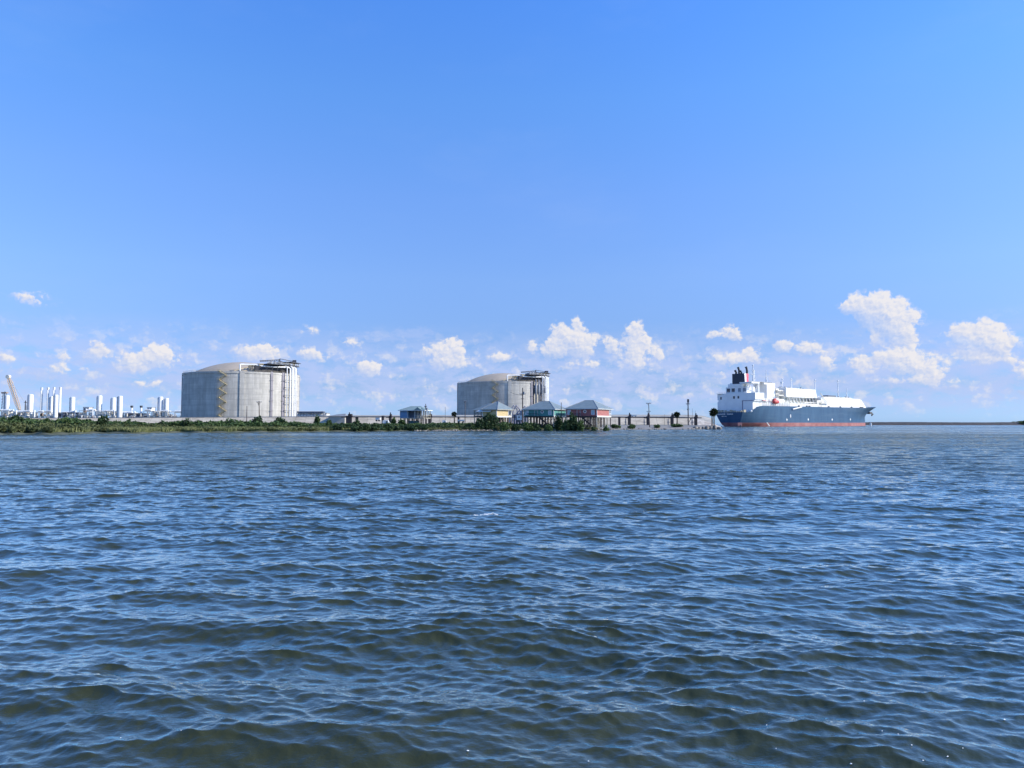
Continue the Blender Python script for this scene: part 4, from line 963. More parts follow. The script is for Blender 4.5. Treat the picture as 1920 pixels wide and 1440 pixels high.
def process_unit(px0, px1, ytop, label, seed, kind='pale', D=880.0):
    rng = random.Random(seed); x0, x1 = PX(px0, D), PX(px1, D); zt = PZ(ytop, D); W = x1 - x0
    t = thing('process_unit', label, 'plant unit', ((x0 + x1) / 2, D, 0), 0, 'process units of the plant'); h = W / 2
    q = MB(); n = max(3, int(W / 6)); dep = 14
    for k in range(n + 1):
        x = -h + W * k / n
        for y in (0, dep): q.bar((x, y, 1), (x, y, zt - 3), .55)
    for z in np.linspace(6, zt - 3, 3):
        for y in (0, dep): q.bar((-h, y, z), (h, y, z), .6)
        for k in range(n + 1): q.bar((-h + W * k / n, 0, z), (-h + W * k / n, dep, z), .5)
    q.build('frame', PALE if kind != 'slate' else SLATE, t)
    q = MB()
    for z in np.linspace(6, zt - 3, 3)[:2 if kind == 'pale' else 3]: q.box(-h, h, .3, dep, z, z + .4)
    q.build('deck', GREY, t)
    if kind == 'slate':
        q = MB(); q.box(-h + .5, h - .5, 1.5, dep - 1, 2, zt - 3.5); q.build('cooler_bank', SLATE, t)
        q = MB()
        for k in range(int(W / 4)): q.box(-h + 1 + k * 4, -h + 3.2 + k * 4, 1.2, 1.5, zt - 7.5, zt - 5.5)
        q.build('fan_opening', mat('plant_dark', (.05, .06, .09), .7), t)
    q = MB()
    for k in range(int(W / 1.5)):
        x = rng.uniform(-h, h - 2); z = rng.choice([2, 6.4, (6 + zt - 3) / 2 + .4]); hh = rng.uniform(1.5, 5.5); w_ = rng.uniform(1.0, 3.5)
        q.box(x, x + w_, rng.uniform(-2, 1), rng.uniform(2, 8), z, z + hh)
    q.build('equipment', OFFWHITE, t)
    q = MB()
    for k in range(int(W / 9) + 1):
        x = rng.uniform(-h + 2, h - 4); z = zt - 2.2 + rng.uniform(-.5, .5); l = rng.uniform(3, 8); q.tube([(x - l / 2, 2, z), (x + l / 2, 2, z)], rng.uniform(.8, 1.5), 10)
    for k in range(int(W / 4) + 1): x = rng.uniform(-h, h); q.cyl(x, rng.uniform(-1, 6), 2, rng.uniform(zt * .5, zt), rng.uniform(.5, 1.3), None, 10)
    q.build('drum', WHITE, t, smooth=True)
    q = MB()
    for k in range(int(W / 5) + 2): z = rng.uniform(3, zt - 1); x = rng.uniform(-h, h * .5); q.tube([(x, -.8, z), (x + rng.uniform(4, 12), -.8, z), (x + rng.uniform(4, 12), -.8, max(1.5, z - rng.uniform(2, 6)))], .3, 6)
    q.build('pipe_run', PALE, t)
    q = MB()
    for k in range(int(W / 7) + 1): x = rng.uniform(-h, h - 3); z = rng.uniform(2, zt - 5); q.box(x, x + rng.uniform(1, 3), -2.2, -.9, z, z + rng.uniform(1, 3))
    q.build('skid', RUST if seed % 2 else SLATE, t)
for a in ((-60, 26, 766, 'pale pipework unit at the left edge of the plant beneath the crane boom', 1, 'pale'), (28, 66, 768, 'cream pipework unit below the thick column left of the four thin stacks', 2, 'pale'),
          (67, 106, 768.5, 'white pipework unit at the foot of the four thin stacks', 3, 'pale'), (108, 146, 769, 'long grey cooler bank right of the four thin stacks', 4, 'slate'),
          (148, 178, 765, 'cream unit with a raised block left of the lone thick column', 5, 'pale'), (179, 229, 767, 'cream pipework unit under the lone column and the close pair', 6, 'pale'),
          (231, 268, 770.5, 'grey cooler bank under the two small dark tipped vents', 7, 'slate'), (269, 292, 766, 'pinkish pipework unit left of the last pair of columns', 8, 'pale'),
          (293, 340, 767.5, 'pale pipework unit between the last pair of columns and the first tank', 9, 'pale')): process_unit(*a)
for px, l in ((246.3, 'left'), (264, 'right')):
    D = 900; t = thing('vent_stack', 'small white vent with a dark tip, %s one of two over the cooler bank' % l, 'vent', (PX(px, D), D, 0), 0, 'dark tipped vents of the plant')
    MB().cyl(0, 0, 10, PZ(764.5, D), 1.5, 1.1, 12).build('shaft', WHITE, t); MB().lathe([(1.2, PZ(764.5, D)), (1.7, PZ(763, D)), (1.5, PZ(760.5, D))], n=12).build('tip', DARK, t)
# pale buildings on the plant's skyline
def small_block(px0, px1, y0, y1, D, label, m, roofm=None, dome=False):
    x0, x1 = PX(px0, D), PX(px1, D); t = thing('plant_building', label, 'building', ((x0 + x1) / 2, D, 0)); h = (x1 - x0) / 2; za, zb_ = PZ(y1, D), PZ(y0, D)
    q = MB(); q.box(-h, h, 0, 9, za, zb_ - .4); w = q.build('wall', m, t); q = MB(); q.box(-h - .4, h + .4, -.4, 9.4, zb_ - .4, zb_); q.build('roof', roofm or GREY, t)
    q = MB(); n = max(2, int(h * 2 / 4))
    for k in range(n): q.box(-h + (k + .3) * 2 * h / n, -h + (k + .7) * 2 * h / n, -.1, 0, za + (zb_ - za) * .35, za + (zb_ - za) * .7)
    q.build('window', GLASS, w)
    return t
small_block(155, 166, 763, 772, 895, 'square cream upper block on the plant skyline left of the lone column', PALE)
small_block(275, 284, 763.5, 770, 895, 'little white block on the plant skyline left of the last column pair', WHITE)
# crane boom
def crane():
    D = 890; t = thing('lattice_crane', 'tall pale orange lattice crane boom leaning left above the plant', 'crane', (PX(38, D), D, 0)); z0, z1 = PZ(776, D), PZ(706.5, D); dx = PX(12.5, D) - PX(38, D)
    OR = mat('crane_orange', (.62, .42, .24), .6)
    q = MB(); base = Vector((0, 0, z0)); tip = Vector((dx, 0, z1)); n = 22
    def off(u): return 1.7 * min(1, .35 + 3 * u, .35 + 5 * (1 - u))
    for sx in (-1, 1):
        for sy in (-1, 1):
            q.tube([tuple(base.lerp(tip, u) + Vector((sx * off(u), sy * off(u), 0))) for u in np.linspace(0, 1, 9)], .32, 5)
    for k in range(n):
        u, v = k / n, (k + 1) / n
        for sy in (-1, 1): q.bar(base.lerp(tip, u) + Vector((-off(u), sy * off(u), 0)), base.lerp(tip, v) + Vector((off(v), sy * off(v), 0)), .28)
        q.bar(base.lerp(tip, u) + Vector((off(u), -off(u), 0)), base.lerp(tip, u) + Vector((-off(u), -off(u), 0)), .28)
    q.build('boom', OR, t)
    q = MB(); q.tube([(dx, -1.8, z1), (dx, 1.8, z1)], 2.3, 14); q.build('boom_head', mat('crane_cream', (.75, .70, .60), .5), t)
    q = MB(); q.box(-3, 5, -3, 3, 1.6, z0 + 1); q.box(1, 9, -3.5, 3.5, z0 - 1, z0 + 3.5); q.build('machine_house', OR, t)
    q = MB(); q.box(-6, 8, -4.5, -2.6, .6, 2.2); q.box(-6, 8, 2.6, 4.5, .6, 2.2); q.build('crawler_track', DARK, t)
    q = MB(); q.tube([(dx, 0, z1), (7, 0, z0 + 10)], .16, 4); q.tube([(7, 0, z0 + 10), (7, 0, z0 + 2)], .4, 5); q.build('stay_cable', GREY, t)
crane()
t = thing('flare_tower', 'dark lattice tower beside the column at the far left edge', 'tower', (PX(7, 920), 920, 0)); q = MB(); zt = PZ(736, 920)
for sx in (-1, 1):
    for sy in (-1, 1): q.bar((sx * 2.6, sy * 2.6, 1), (sx * 1.2, sy * 1.2, zt), .5)
for z in np.arange(4, zt, 3.5): q.bar((-2.4, -2.2, z), (2.2, -2, z + 3.2), .35); q.bar((-2.2, -2.2, z), (2.2, -2.2, z), .35)
q.build('lattice', GREY, t); q = MB(); q.box(-3.2, 3.2, -2, 2, zt - 1, zt + .6); q.build('top_platform', mat('plant_brown', (.33, .24, .18)), t)
t = thing('lattice_mast', 'thin dark mast standing between the crane boom and the thick column', 'mast', (PX(46.5, 900), 900, 0)); q = MB(); q.tube([(0, 0, 1), (0, 0, PZ(751, 900))], [1.1, .6], 6); q.build('mast_tube', DARK, t); q = MB(); q.box(-1.4, 1.4, -1, 1, PZ(755, 900), PZ(754, 900)); q.build('mast_platform', DARK, t)
# ------------------------------------------------------------------ low structures between the tanks
def rack(px0, px1, yt, yb, D, label):
    x0, x1 = PX(px0, D), PX(px1, D); t = thing('pipe_rack', label, 'pipe rack', ((x0 + x1) / 2, D, 0)); h = (x1 - x0) / 2; za, zb_ = PZ(yb, D), PZ(yt, D)
    q = MB(); q.box(-h, h, 0, 5, zb_ - .9, zb_); q.build('top_beam', mat('rack_blue', (.07, .10, .15), .6), t)
    q = MB()
    for x in np.linspace(-h, h, 9): q.bar((x, .5, 1), (x, .5, zb_ - .9), .45); q.bar((x, 4.5, 1), (x, 4.5, zb_ - .9), .45)
    q.build('leg', GREY, t)
    q = MB()
    for k in range(5): q.tube([(-h, 1 + k * .8, za + 1 + k * .7), (h, 1 + k * .8, za + 1 + k * .7)], .33, 8)
    q.build('pipe', WHITE, t)
rack(556, 606, 771.3, 782, 500, 'pipe rack with a dark blue top beam beside the right foot of the first tank')
small_block(580, 612, 774, 783, 520, 'low pale building under the pipe rack right of the first tank', PALE)
def shed(px0, px1, yt, ye, yb, D, label, m, rm):
    x0, x1 = PX(px0, D), PX(px1, D); h = (x1 - x0) / 2; t = thing('shed', label, 'shed', ((x0 + x1) / 2, D, 0)); zt, ze, zb_ = PZ(yt, D), PZ(ye, D), 1.2
    q = MB(); q.box(-h + .5, h - .5, 0, 9, zb_, ze); q.build('wall', m, t)
    q = MB(); q.add([(-h, -.6, ze), (h, -.6, ze), (h, 9.6, ze), (-h, 9.6, ze), (-h * .1, 4.5, ze + (zt - ze) * .75), (h * .8, 4.5, zt)], [(0, 1, 5, 4), (1, 2, 5), (2, 3, 4, 5), (3, 0, 4), (3, 2, 1, 0)]); q.build('roof', rm, t)
shed(614, 648, 775.3, 780.5, 792, 425, 'long low shed with a grey sloping roof over the wall between the tanks', mat('shed_cream', (.40, .38, .34), .8), mat('shed_roof', (.20, .21, .22), .6))
def post_box(name, label, cat, px, D, yt, yb, w, m, head=None, group=None, parts=('post', 'head')):
    x = PX(px, D); t = thing(name, label, cat, (x, D, 0), 0, group); zt = PZ(yt, D); zg = float(ground_z(px, D)) - .3
    q = MB(); q.bar((0, 0, zg), (0, 0, zt), w); q.build(parts[0], m, t)
    if head:
        q = MB()
        for (a, b_, c, d) in head: q.box(a, b_, -.5, .5, zt + c, zt + d)
        q.build(parts[1], m, t)
    return t
# trestle walkway behind the houses with its dark pile bents
def trestle():
    D = 335.0; t = thing('pipe_trestle', 'long dark trestle walkway on pile bents running behind the stilt houses to the point', 'trestle', (PX(985, D), D, 0)); o = PX(985, D)
    z = lambda px: PZ(np.interp(px, [640, 1140, 1335], [781.8, 782.3, 783.6]), D)
    q = MB(); ps = np.arange(640, 1316, 15.0)
    for a, b_ in zip(ps[:-1], ps[1:]): q.bar((PX(a, D) - o, 0, z(a)), (PX(b_, D) - o, 0, z(b_)), 1.6, .38)
    q.build('walkway', TIMBER, t)
    for px, w, kind in ((655, 1.7, 2), (669.5, 1.0, 0), (718, .7, 1), (732, 1.0, 2), (806.5, 1.4, 2), (860, .8, 0), (1161.5, .8, 0), (1180.5, 1.1, 2), (1215.5, 1.1, 2), (1260.5, 1.1, 2), (1305, 1.0, 2)):
        w *= .8 if px == 655 else .58; x = PX(px, D) - o; zz = z(px); q = MB(); q.box(x - w, x + w * .7, -1.0, 1.0, 1.0, zz)
        if kind >= 1: q.box(x - w * 1.1, x + w * 1.1, -1.1, 1.1, zz + .0, zz + .55)
        if kind == 2: q.box(x - w * .3, x + w * .9, -1.15, 1.15, zz + .5, zz + 1.35); q.box(x - 1.9, x - w * .9, -.5, .5, zz - .35, zz + .2); q.bar((x, 0, zz), (x, 0, zz + 2.1), .4)
        q.build('pile_bent', TIMBER, t)
        if kind == 2 and px > 1100: q = MB(); q.box(x - 2.0, x - 1.7, -.3, .3, 1.2, zz - .6); q.box(x - 2.4, x - 1.2, -.3, .3, zz - 2.2, zz - 2.0); q.build('ladder', GREY, t)
trestle()
# ------------------------------------------------------------------ utility poles
def pole(px, ytop, D, label, arm=True, lean=0.0, w=.32, arms=((-.6, 1.3),), kit=False):
    x = PX(px, D); zg = float(ground_z(px, D)) - .4; zt = PZ(ytop, D); t = thing('utility_pole', label, 'pole', (x, D, 0), 0, 'poles along the shore road'); q = MB()
    q.tube([(0, 0, zg), (lean, 0, zt)], [w * .6, w * .4], 8); q.build('pole_shaft', POLE, t)
    if arm:
        q = MB()
        for dz, hw in arms: q.bar((lean - hw, 0, zt + dz), (lean + hw, 0, zt + dz), .16); q.bar((lean - hw * .7, 0, zt + dz), (lean, 0, zt + dz - .8), .1)
        q.build('crossarm', POLE, t)
        for dz, hw in arms[:1]:
            q = MB()
            for k in (-1, -.4, .4, 1): q.cyl(lean + hw * k * .95, 0, zt + dz + .08, zt + dz + .4, .12, .08, 6)
            q.build('insulator', GREY, t)
    if kit:
        q = MB(); q.cyl(lean + .5, 0, zt - 2.8, zt - 1.6, .38, None, 10); q.build('transformer', GREY, t)
    return t
pole(487, 752, 270, 'leaning utility pole with a crossarm in front of the first tank', lean=-.4, arms=((-.4, .9), (-1.0, .5)))
pole(462.5, 761, 280, 'bare dark pole left of the crossarm pole, in front of the first tank', arm=False)
pole(798, 757, 300, 'pole with a transformer at the right end of the blue stilt house', kit=True, arms=((-1.2, .5),))
pole(834.8, 763, 300, 'thin bare pole left of the round palm near the second tank', arm=False, w=.14)
pole(872, 752.5, 300, 'pale pole with a small head before the left side of the second tank', arms=((-.1, .5),))
pole(980, 727, 300, 'tall utility pole with a wide upswept crossarm between the yellow and teal houses', w=.5, arms=((-2.6, 1.2), (-4.4, .6)), kit=True)
pole(1052.5, 754.5, 262, 'thin pole in front of the sunlit end of the teal house', arm=False, w=.26)
pole(1218.3, 755.5, 300, 'utility pole with a bird like crossarm right of the red house', lean=-.4, arms=((-.2, 1.0), (-3.4, .9)))
pole(1290.5, 749.5, 330, 'pole with a thick dark head standing near the point', arm=True, w=.5, arms=((-1.9, .9), (-4.2, .6)), kit=False)
t = post_box('lamp_mast', 'thick dark lamp head on a pole near the point', 'lamp', 1290.7, 329.2, 749.3, 0, .25, DARK, head=((-.35, .35, -1.3, .2),), parts=('post', 'lamp_head'))
for px, yt in ((1298.5, 766), (1304, 770), (1246, 777)): pole(px, yt, 340, 'short thin stake near the point, one of three faint ones', arm=False, w=.12)
# overhead wire
q = MB(); a = Vector((PX(957, 305), 305, PZ(735.5, 305))); b_ = Vector((PX(980, 300), 300, PZ(741.3, 300)))
q.tube([tuple(a.lerp(b_, u) - Vector((0, 0, .25 * math.sin(u * math.pi)))) for u in np.linspace(0, 1, 7)], .06, 5)
o = q.build('overhead_wire', POLE); tag(o, 'sagging overhead wire running left from the tall pole between the yellow and teal houses', 'wire')
# ------------------------------------------------------------------ small things on land
def van(px0, px1, D, label):
    x0, x1 = PX(px0, D), PX(px1, D); zg = float(ground_z(px0, D)); L = x1 - x0; t = thing('parked_van', label, 'van', (x0, D, zg)); H = 2.5
    q = MB(); q.hexa([(0, 0, .45), (L, 0, .45), (L, 2, .45), (0, 2, .45)], [(0.1, .1, H), (L * .72, .1, H), (L * .72, 1.9, H), (.1, 1.9, H)]); q.box(L * .7, L, .02, 1.98, .45, 1.35); q.build('body', WHITE, t)
    q = MB(); q.box(L * .5, L * .68, -.02, .1, 1.3, 2.1); q.build('window', GLASS, t)
    for x in (L * .2, L * .8):
        for y in (-.05, 1.85): q = MB(); q.tube([(x, y, .38), (x, y + .22, .38)], .38, 14); q.build('wheel', DARK, t)
van(717, 731, 318, 'white van parked behind the bushes left of the blue stilt house')
van(829, 838, 322, 'small white van parked left of the second tank behind the bushes')
def tankbox(px0, px1, y0, y1, D, label, m=WHITE):
    x0, x1 = PX(px0, D), PX(px1, D); h = (x1 - x0) / 2; t = thing('site_trailer', label, 'trailer', ((x0 + x1) / 2, D, 0)); za, zb_ = PZ(y1, D), PZ(y0, D)
    q = MB(); q.box(-h, h, 0, 2.6, za, zb_); q.build('body', m, t)
    q = MB(); q.box(-h - .1, h + .1, -.1, 2.7, zb_, zb_ + .15); q.build('roof', m, t)
    q = MB(); q.box(-h * .5, -h * .1, -.04, 0, za + (zb_ - za) * .45, zb_ - .4); q.build('window', GLASS, t)
    for x in (-h * .6, h * .6): q = MB(); q.tube([(x, .1, za - .35), (x, .4, za - .35)], .4, 12); q.build('wheel', DARK, t)
tankbox(969, 981, 779, 787.5, 300, 'white box trailer between the yellow and teal stilt houses')
tankbox(704, 712, 783.5, 787, 322, 'small white trailer left of the parked van by the blue house')
tankbox(858, 871, 787.5, 789.5, 320, 'flat white trailer by the round palm before the second tank')
tankbox(1184, 1194, 778.2, 780.0, 500, 'bright white box on the sandy bank behind the trestle')
# pipework between yellow and teal houses
t = thing('pipe_manifold', 'tangle of grey curved pipes between the yellow and teal stilt houses', 'pipework', (PX(973, 400), 400, 0)); q = MB(); rng = random.Random(2)
for k in range(7):
    x = -5 + k * 1.5; h = PZ(765, 400) + rng.uniform(-1.5, 1.5); q.tube([(x, 0, 1.2), (x, 0, h * .5), (x + .6, 0, h * .8), (x + 2.2, 0, h), (x + 3.8, 0, h * .85), (x + 4.4, 0, h * .6)], .38, 7)
q.build('pipe', mat('pipe_mauve', (.30, .28, .33), .6), t); q = MB(); q.box(-3, 5, 1, 4, 1.2, PZ(777, 400)); q.build('equipment', SLATE, t)
q = MB(); q.lathe([(.3, PZ(772, 400)), (2.3, PZ(770, 400)), (2.3, PZ(766, 400)), (.3, PZ(765, 400))], 4.5, 0, 14); q.build('vessel', OFFWHITE, t)
# channel marks
D = 470; t = thing('channel_marker', 'faded red square board on a dark pile in the water by the ship stern', 'marker', (PX(1387.5, D), D, 0)); q = MB(); q.cyl(.3, 0, -1.5, 1.4, .45, None, 10); q.build('pile', DARK, t)
q = MB(); q.box(-1.4, 1.3, -.15, .15, .9, 2.9); q.build('board', mat('faded_board', (.45, .20, .17), .7), t)
D = 640; t = thing('channel_marker', 'small white pile marker in the water just right of the ship bow', 'marker', (PX(1632.8, D), D, 0)); q = MB(); q.cyl(0, 0, -1, 3.0, .75, .45, 10); q.build('pile', WHITE, t); q = MB(); q.box(-1.0, 1.0, -.2, .2, 1.4, 2.1); q.build('board', WHITE, t)
# ------------------------------------------------------------------ vegetation
def cards(C, size, rng, up=0.0, asp=1.6):
    """one leaf-clump quad per centre, random tilt"""
    n = len(C); a = rng.normal(size=(n, 3)); a[:, 2] += up; a /= np.linalg.norm(a, axis=1)[:, None]
    b = rng.normal(size=(n, 3)); b -= (b * a).sum(1)[:, None] * a; b /= np.linalg.norm(b, axis=1)[:, None]; c = np.cross(a, b)
    s = (size * rng.uniform(.6, 1.3, n))[:, None]
    p = np.stack([C - b * s * asp / 2, C - c * s / 2, C + b * s * asp / 2, C + c * s / 2], 1)
    return p.reshape(-1, 3), np.arange(4 * n).reshape(-1, 4)
def lobes_points(lobes, dens, rng):
    out = []
    for (x, y, z, rx, ry, rz) in lobes:
        n = int(dens * (rx * ry + rx * rz + ry * rz)); d = rng.normal(size=(n, 3)); d /= np.linalg.norm(d, axis=1)[:, None]
        rad = rng.uniform(.55, 1.08, n)[:, None]; p = d * rad * [rx, ry, rz] + [x, y, z]; out.append(p[p[:, 2] > .05])
    return np.concatenate(out)
LEAF = leaf_mat('bush_leaves', (0.034, 0.074, 0.025), (0.10, 0.155, 0.055))
LEAFD = leaf_mat('dark_leaves', (0.022, 0.050, 0.022), (0.058, 0.098, 0.040))
LEAFO = leaf_mat('olive_leaves', (0.062, 0.088, 0.034), (0.14, 0.155, 0.065))
GRASS = leaf_mat('marsh_grass_blades', (0.12, 0.15, 0.055), (0.24, 0.25, 0.11))
PALM = leaf_mat('palm_leaves', (0.012, 0.028, 0.015), (0.035, 0.055, 0.025))
BARK = mat('bark', (.09, .075, .06), .9, .3, 2.0)
def bush_mesh(seed, w, h, dens=26, size=.42):
    rng = np.random.default_rng(seed); lob = []
    for k in range(9):
        a = rng.uniform(0, 6.28); q = rng.uniform(0, .62) * w / 2; r = rng.uniform(.16, .30) * w; hh = rng.uniform(.25, .42) * h
        lob.append((q * math.cos(a), q * math.sin(a), hh * .85 + rng.uniform(0, .38) * h * (1 - q / w), r, r, hh))
    return cards(lobes_points(lob, dens, rng), size, rng, .35)
def make_bush(px, D, w, h, label, seed, m=LEAF, group='shrubs on the marsh and shore', dens=26, size=.42, name='bush'):
    z = float(ground_z(px, D)); t = thing(name, label, 'bush' if name == 'bush' else 'tree', (PX(px, D), D, z), seed * .7, group)
    V, Q = bush_mesh(seed, w, h, dens, size); np_mesh('foliage', V, Q, m, t)
    rng = random.Random(seed); q = MB()
    for k in range(4): a = rng.uniform(0, 6.28); q.tube([(.15 * math.cos(a), .15 * math.sin(a), -.3), (.25 * w * math.cos(a), .25 * w * math.sin(a), h * .6)], [.12, .04], 5)
    q.build('stem', BARK, t); return t
def B(px, py_top, D, wpx, label, seed, **k):
    z = float(ground_z(px, D)); h = PZ(py_top, D) - z; return make_bush(px, D, wpx / F * D, h * .98, label, seed, **k)
B(916, 773, 246, 44, 'big dark bush in front of the yellow stilt house', 11, m=LEAFD, dens=34)
B(901, 783, 244, 26, 'lower dark bush at the left foot of the big bush by the yellow house', 12, m=LEAFD)
B(1076, 773, 247, 26, 'dark rounded bush before the left half of the red stilt house', 13, m=LEAFD, dens=34)
B(1047, 777, 250, 17, 'dark bush before the corner of the teal house', 14, m=LEAFD)
B(1062, 783, 246, 20, 'low bush filling the gap between the teal and red houses', 15)
B(1088, 785, 245, 18, 'small bush at the right foot of the dark bush by the red house', 16)
B(482, 778.5, 235, 26, 'rounded dark bush in front of the lit middle of the first tank', 17, m=LEAFD)
B(524, 781.5, 240, 26, 'rounded bush in front of the right side of the first tank', 18, m=LEAFD)
B(595, 776, 240, 14, 'slim tree like shrub standing up right of the first tank', 19)
B(617, 783, 238, 16, 'wind blown shrub left of the shed', 20); B(670, 786, 240, 18, 'round shrub below the trestle bents left of the blue house', 21, m=LEAFD)
B(738, 780.5, 262, 14, 'tall leafy bush left of the blue stilt house', 22); B(754, 785, 262, 16, 'bush hiding the stilts at the left of the blue house', 23)
B(242, 782.5, 215, 13, 'upright dark shrub against the wall left of the first tank', 24, m=LEAFD); B(305, 785, 218, 17, 'dark shrub against the wall nearer the first tank', 25, m=LEAFD)
B(190, 777.8, 205, 26, 'dark flat topped bush under the lone plant column', 26, m=LEAFD); B(30, 775, 200, 34, 'dark bush at the left edge below the crane boom', 27, m=LEAFD)
B(352, 784, 220, 22, 'dark shrub below the left edge of the first tank', 28, m=LEAFD); B(432, 784, 226, 30, 'broad bush below the zigzag stair of the first tank', 29)
B(1186, 794.5, 290, 16, 'low scrubby bush under the second trestle bent right of the red house', 30); B(1153, 794.5, 285, 22, 'low scrubby bush beside the stilts of the red house', 31)
B(1232, 795.2, 298, 14, 'small scrubby bush midway along the sandy point', 32); B(1270, 794.3, 305, 26, 'flat scrub near the end of the sandy point', 33)
for k, (px, y, w, where) in enumerate(((884, 789, 20, 'under the left wing of the yellow house'), (945, 787.5, 22, 'under the sunlit end of the yellow house'), (965, 788, 18, 'below the white trailer'), (990, 788.5, 20, 'under the left end of the teal house'),
                                    (1008, 789.5, 20, 'under the round window of the teal house'), (1027, 789, 20, 'under the right end of the teal front'), (780, 791, 22, 'under the porch of the blue house'), (815, 791, 24, 'right of the blue house'),
                                    (1112, 796, 14, 'at the feet of the red house stilts'), (1136, 796.5, 16, 'under the coral end of the red house'))):
    B(px, y + 2.2, 243 if px > 850 else 262, w, 'low green bush ' + where, 50 + k, m=LEAF if k % 2 else LEAFD)
# the unbroken scrub belt: too tangled to count
def belt():
    rng = np.random.default_rng(77); protos = [bush_mesh(100 + i, 5.0, 2.6, 15, .5) for i in range(8)]
    def fill(name, label, n, pxr, hfun, tr, m, wr=(3.5, 7.5)):
        VV = []; QQ = []; off = 0
        for k in range(n):
            px = rng.uniform(*pxr); t_ = rng.uniform(*tr(px)); D = float(shore_y(px)) + t_; V, Q = protos[rng.integers(8)]; h = hfun(px, t_) * rng.uniform(.7, 1.12) / 2.6
            if h <= .05: continue
            s = rng.uniform(*wr) / 5.0; a = rng.uniform(0, 6.28); ca, sa = math.cos(a), math.sin(a)
            W = np.stack([(V[:, 0] * ca - V[:, 1] * sa) * s + PX(px, D), (V[:, 0] * sa + V[:, 1] * ca) * s + D, V[:, 2] * h + float(ground_z(px, D)) - .1], 1)
            VV.append(W); QQ.append(Q + off); off += len(V)
        o = np_mesh(name, np.concatenate(VV), np.concatenate(QQ), m); tag(o, label, 'scrub', kind='stuff')
    # height of the skyline of the scrub from the photograph
    SK = ([-700, 0, 60, 120, 150, 175, 230, 300, 400, 450, 560, 600, 700, 760, 860, 960, 1060, 1110, 1130], [782, 782, 784, 784, 783.5, 786, 789, 790, 789, 788, 791, 793, 793, 793, 792, 791, 794, 797.5, 799])
    def hb(px, t_):
        D = float(shore_y(px)) + t_; return max(.6, PZ(float(np.interp(px, *SK)), D) - float(ground_z(px, D)))
    fill('scrub_belt', 'unbroken belt of dark green scrub along the back of the marsh shore', 620, (-700, 1118), lambda px, t_: hb(px, t_), lambda px: (float(np.interp(px, [0, 700, 1118], [34, 16, 9])), float(np.interp(px, [0, 700, 1118], [70, 36, 20]))), LEAF)
    fill('marsh_scrub', 'low olive scrub in front of the dark belt at the marsh edge', 520, (-700, 980), lambda px, t_: 1.5 * float(np.interp(px, [0, 400, 980], [1.5, .75, .9])), lambda px: (4, float(np.interp(px, [0, 700, 1118], [38, 17, 9]))), LEAFO, (2.5, 5.5))
    fill('shore_scrub', 'low dark scrub overhanging the waterline of the middle shore', 120, (630, 1120), lambda px, t_: 1.6 * float(np.interp(px, [630, 700, 900, 1120], [1.25, 1.3, .9, .6])), lambda px: (2.5, 10), LEAFD, (2.5, 5))
    # distant trees at the head of the breakwater
    VV = []; QQ = []; off = 0
    for k in range(150):
        px = 1862 + rng.uniform(0, 1) ** .7 * 700; D = 940 + rng.uniform(0, 30); top = float(np.interp(px, [1850, 1885, 1920, 2600], [791.5, 788.5, 786.8, 783])); V, Q = protos[rng.integers(8)]
        h = max(1.5, PZ(top, D) - .8) * rng.uniform(.75, 1.05) / 2.6; s = rng.uniform(10, 20) / 5; VV.append(V * [s, s, h] + [PX(px, D), D, .5]); QQ.append(Q + off); off += len(V)
    o = np_mesh('distant_trees', np.concatenate(VV), np.concatenate(QQ), LEAF); tag(o, 'dark green trees on the head of the breakwater at the right edge', 'trees', kind='stuff')
    # marsh grass
    n = 90000; px = rng.uniform(-700, 1120, n); t_ = rng.uniform(.4, 1, n) ** 1.5 * np.interp(px, [0, 230, 640, 1120], [30, 16, 12, 6]); D = shore_y(px) + t_; z = ground_z(px, D); x = (px - 960) / F * D
    h = rng.uniform(.35, 1.0, n) * np.interp(px, [0, 640, 1100], [1.2, .9, .5]); a = rng.uniform(0, 3.14, n); w = rng.uniform(.1, .25, n); lean = rng.normal(0, .25, (n, 2))
    c, s = np.cos(a) * w, np.sin(a) * w
    p = np.stack([np.stack([x - c, D - s, z - .1], 1), np.stack([x + c, D + s, z - .1], 1), np.stack([x + c * .2 + lean[:, 0], D + s * .2 + lean[:, 1], z + h], 1), np.stack([x - c * .2 + lean[:, 0], D - s * .2 + lean[:, 1], z + h * .96], 1)], 1)
    o = np_mesh('marsh_grass', p.reshape(-1, 3), np.arange(4 * n).reshape(-1, 4), GRASS); tag(o, 'pale green marsh grass fringing the shore', 'grass', kind='stuff')
belt()
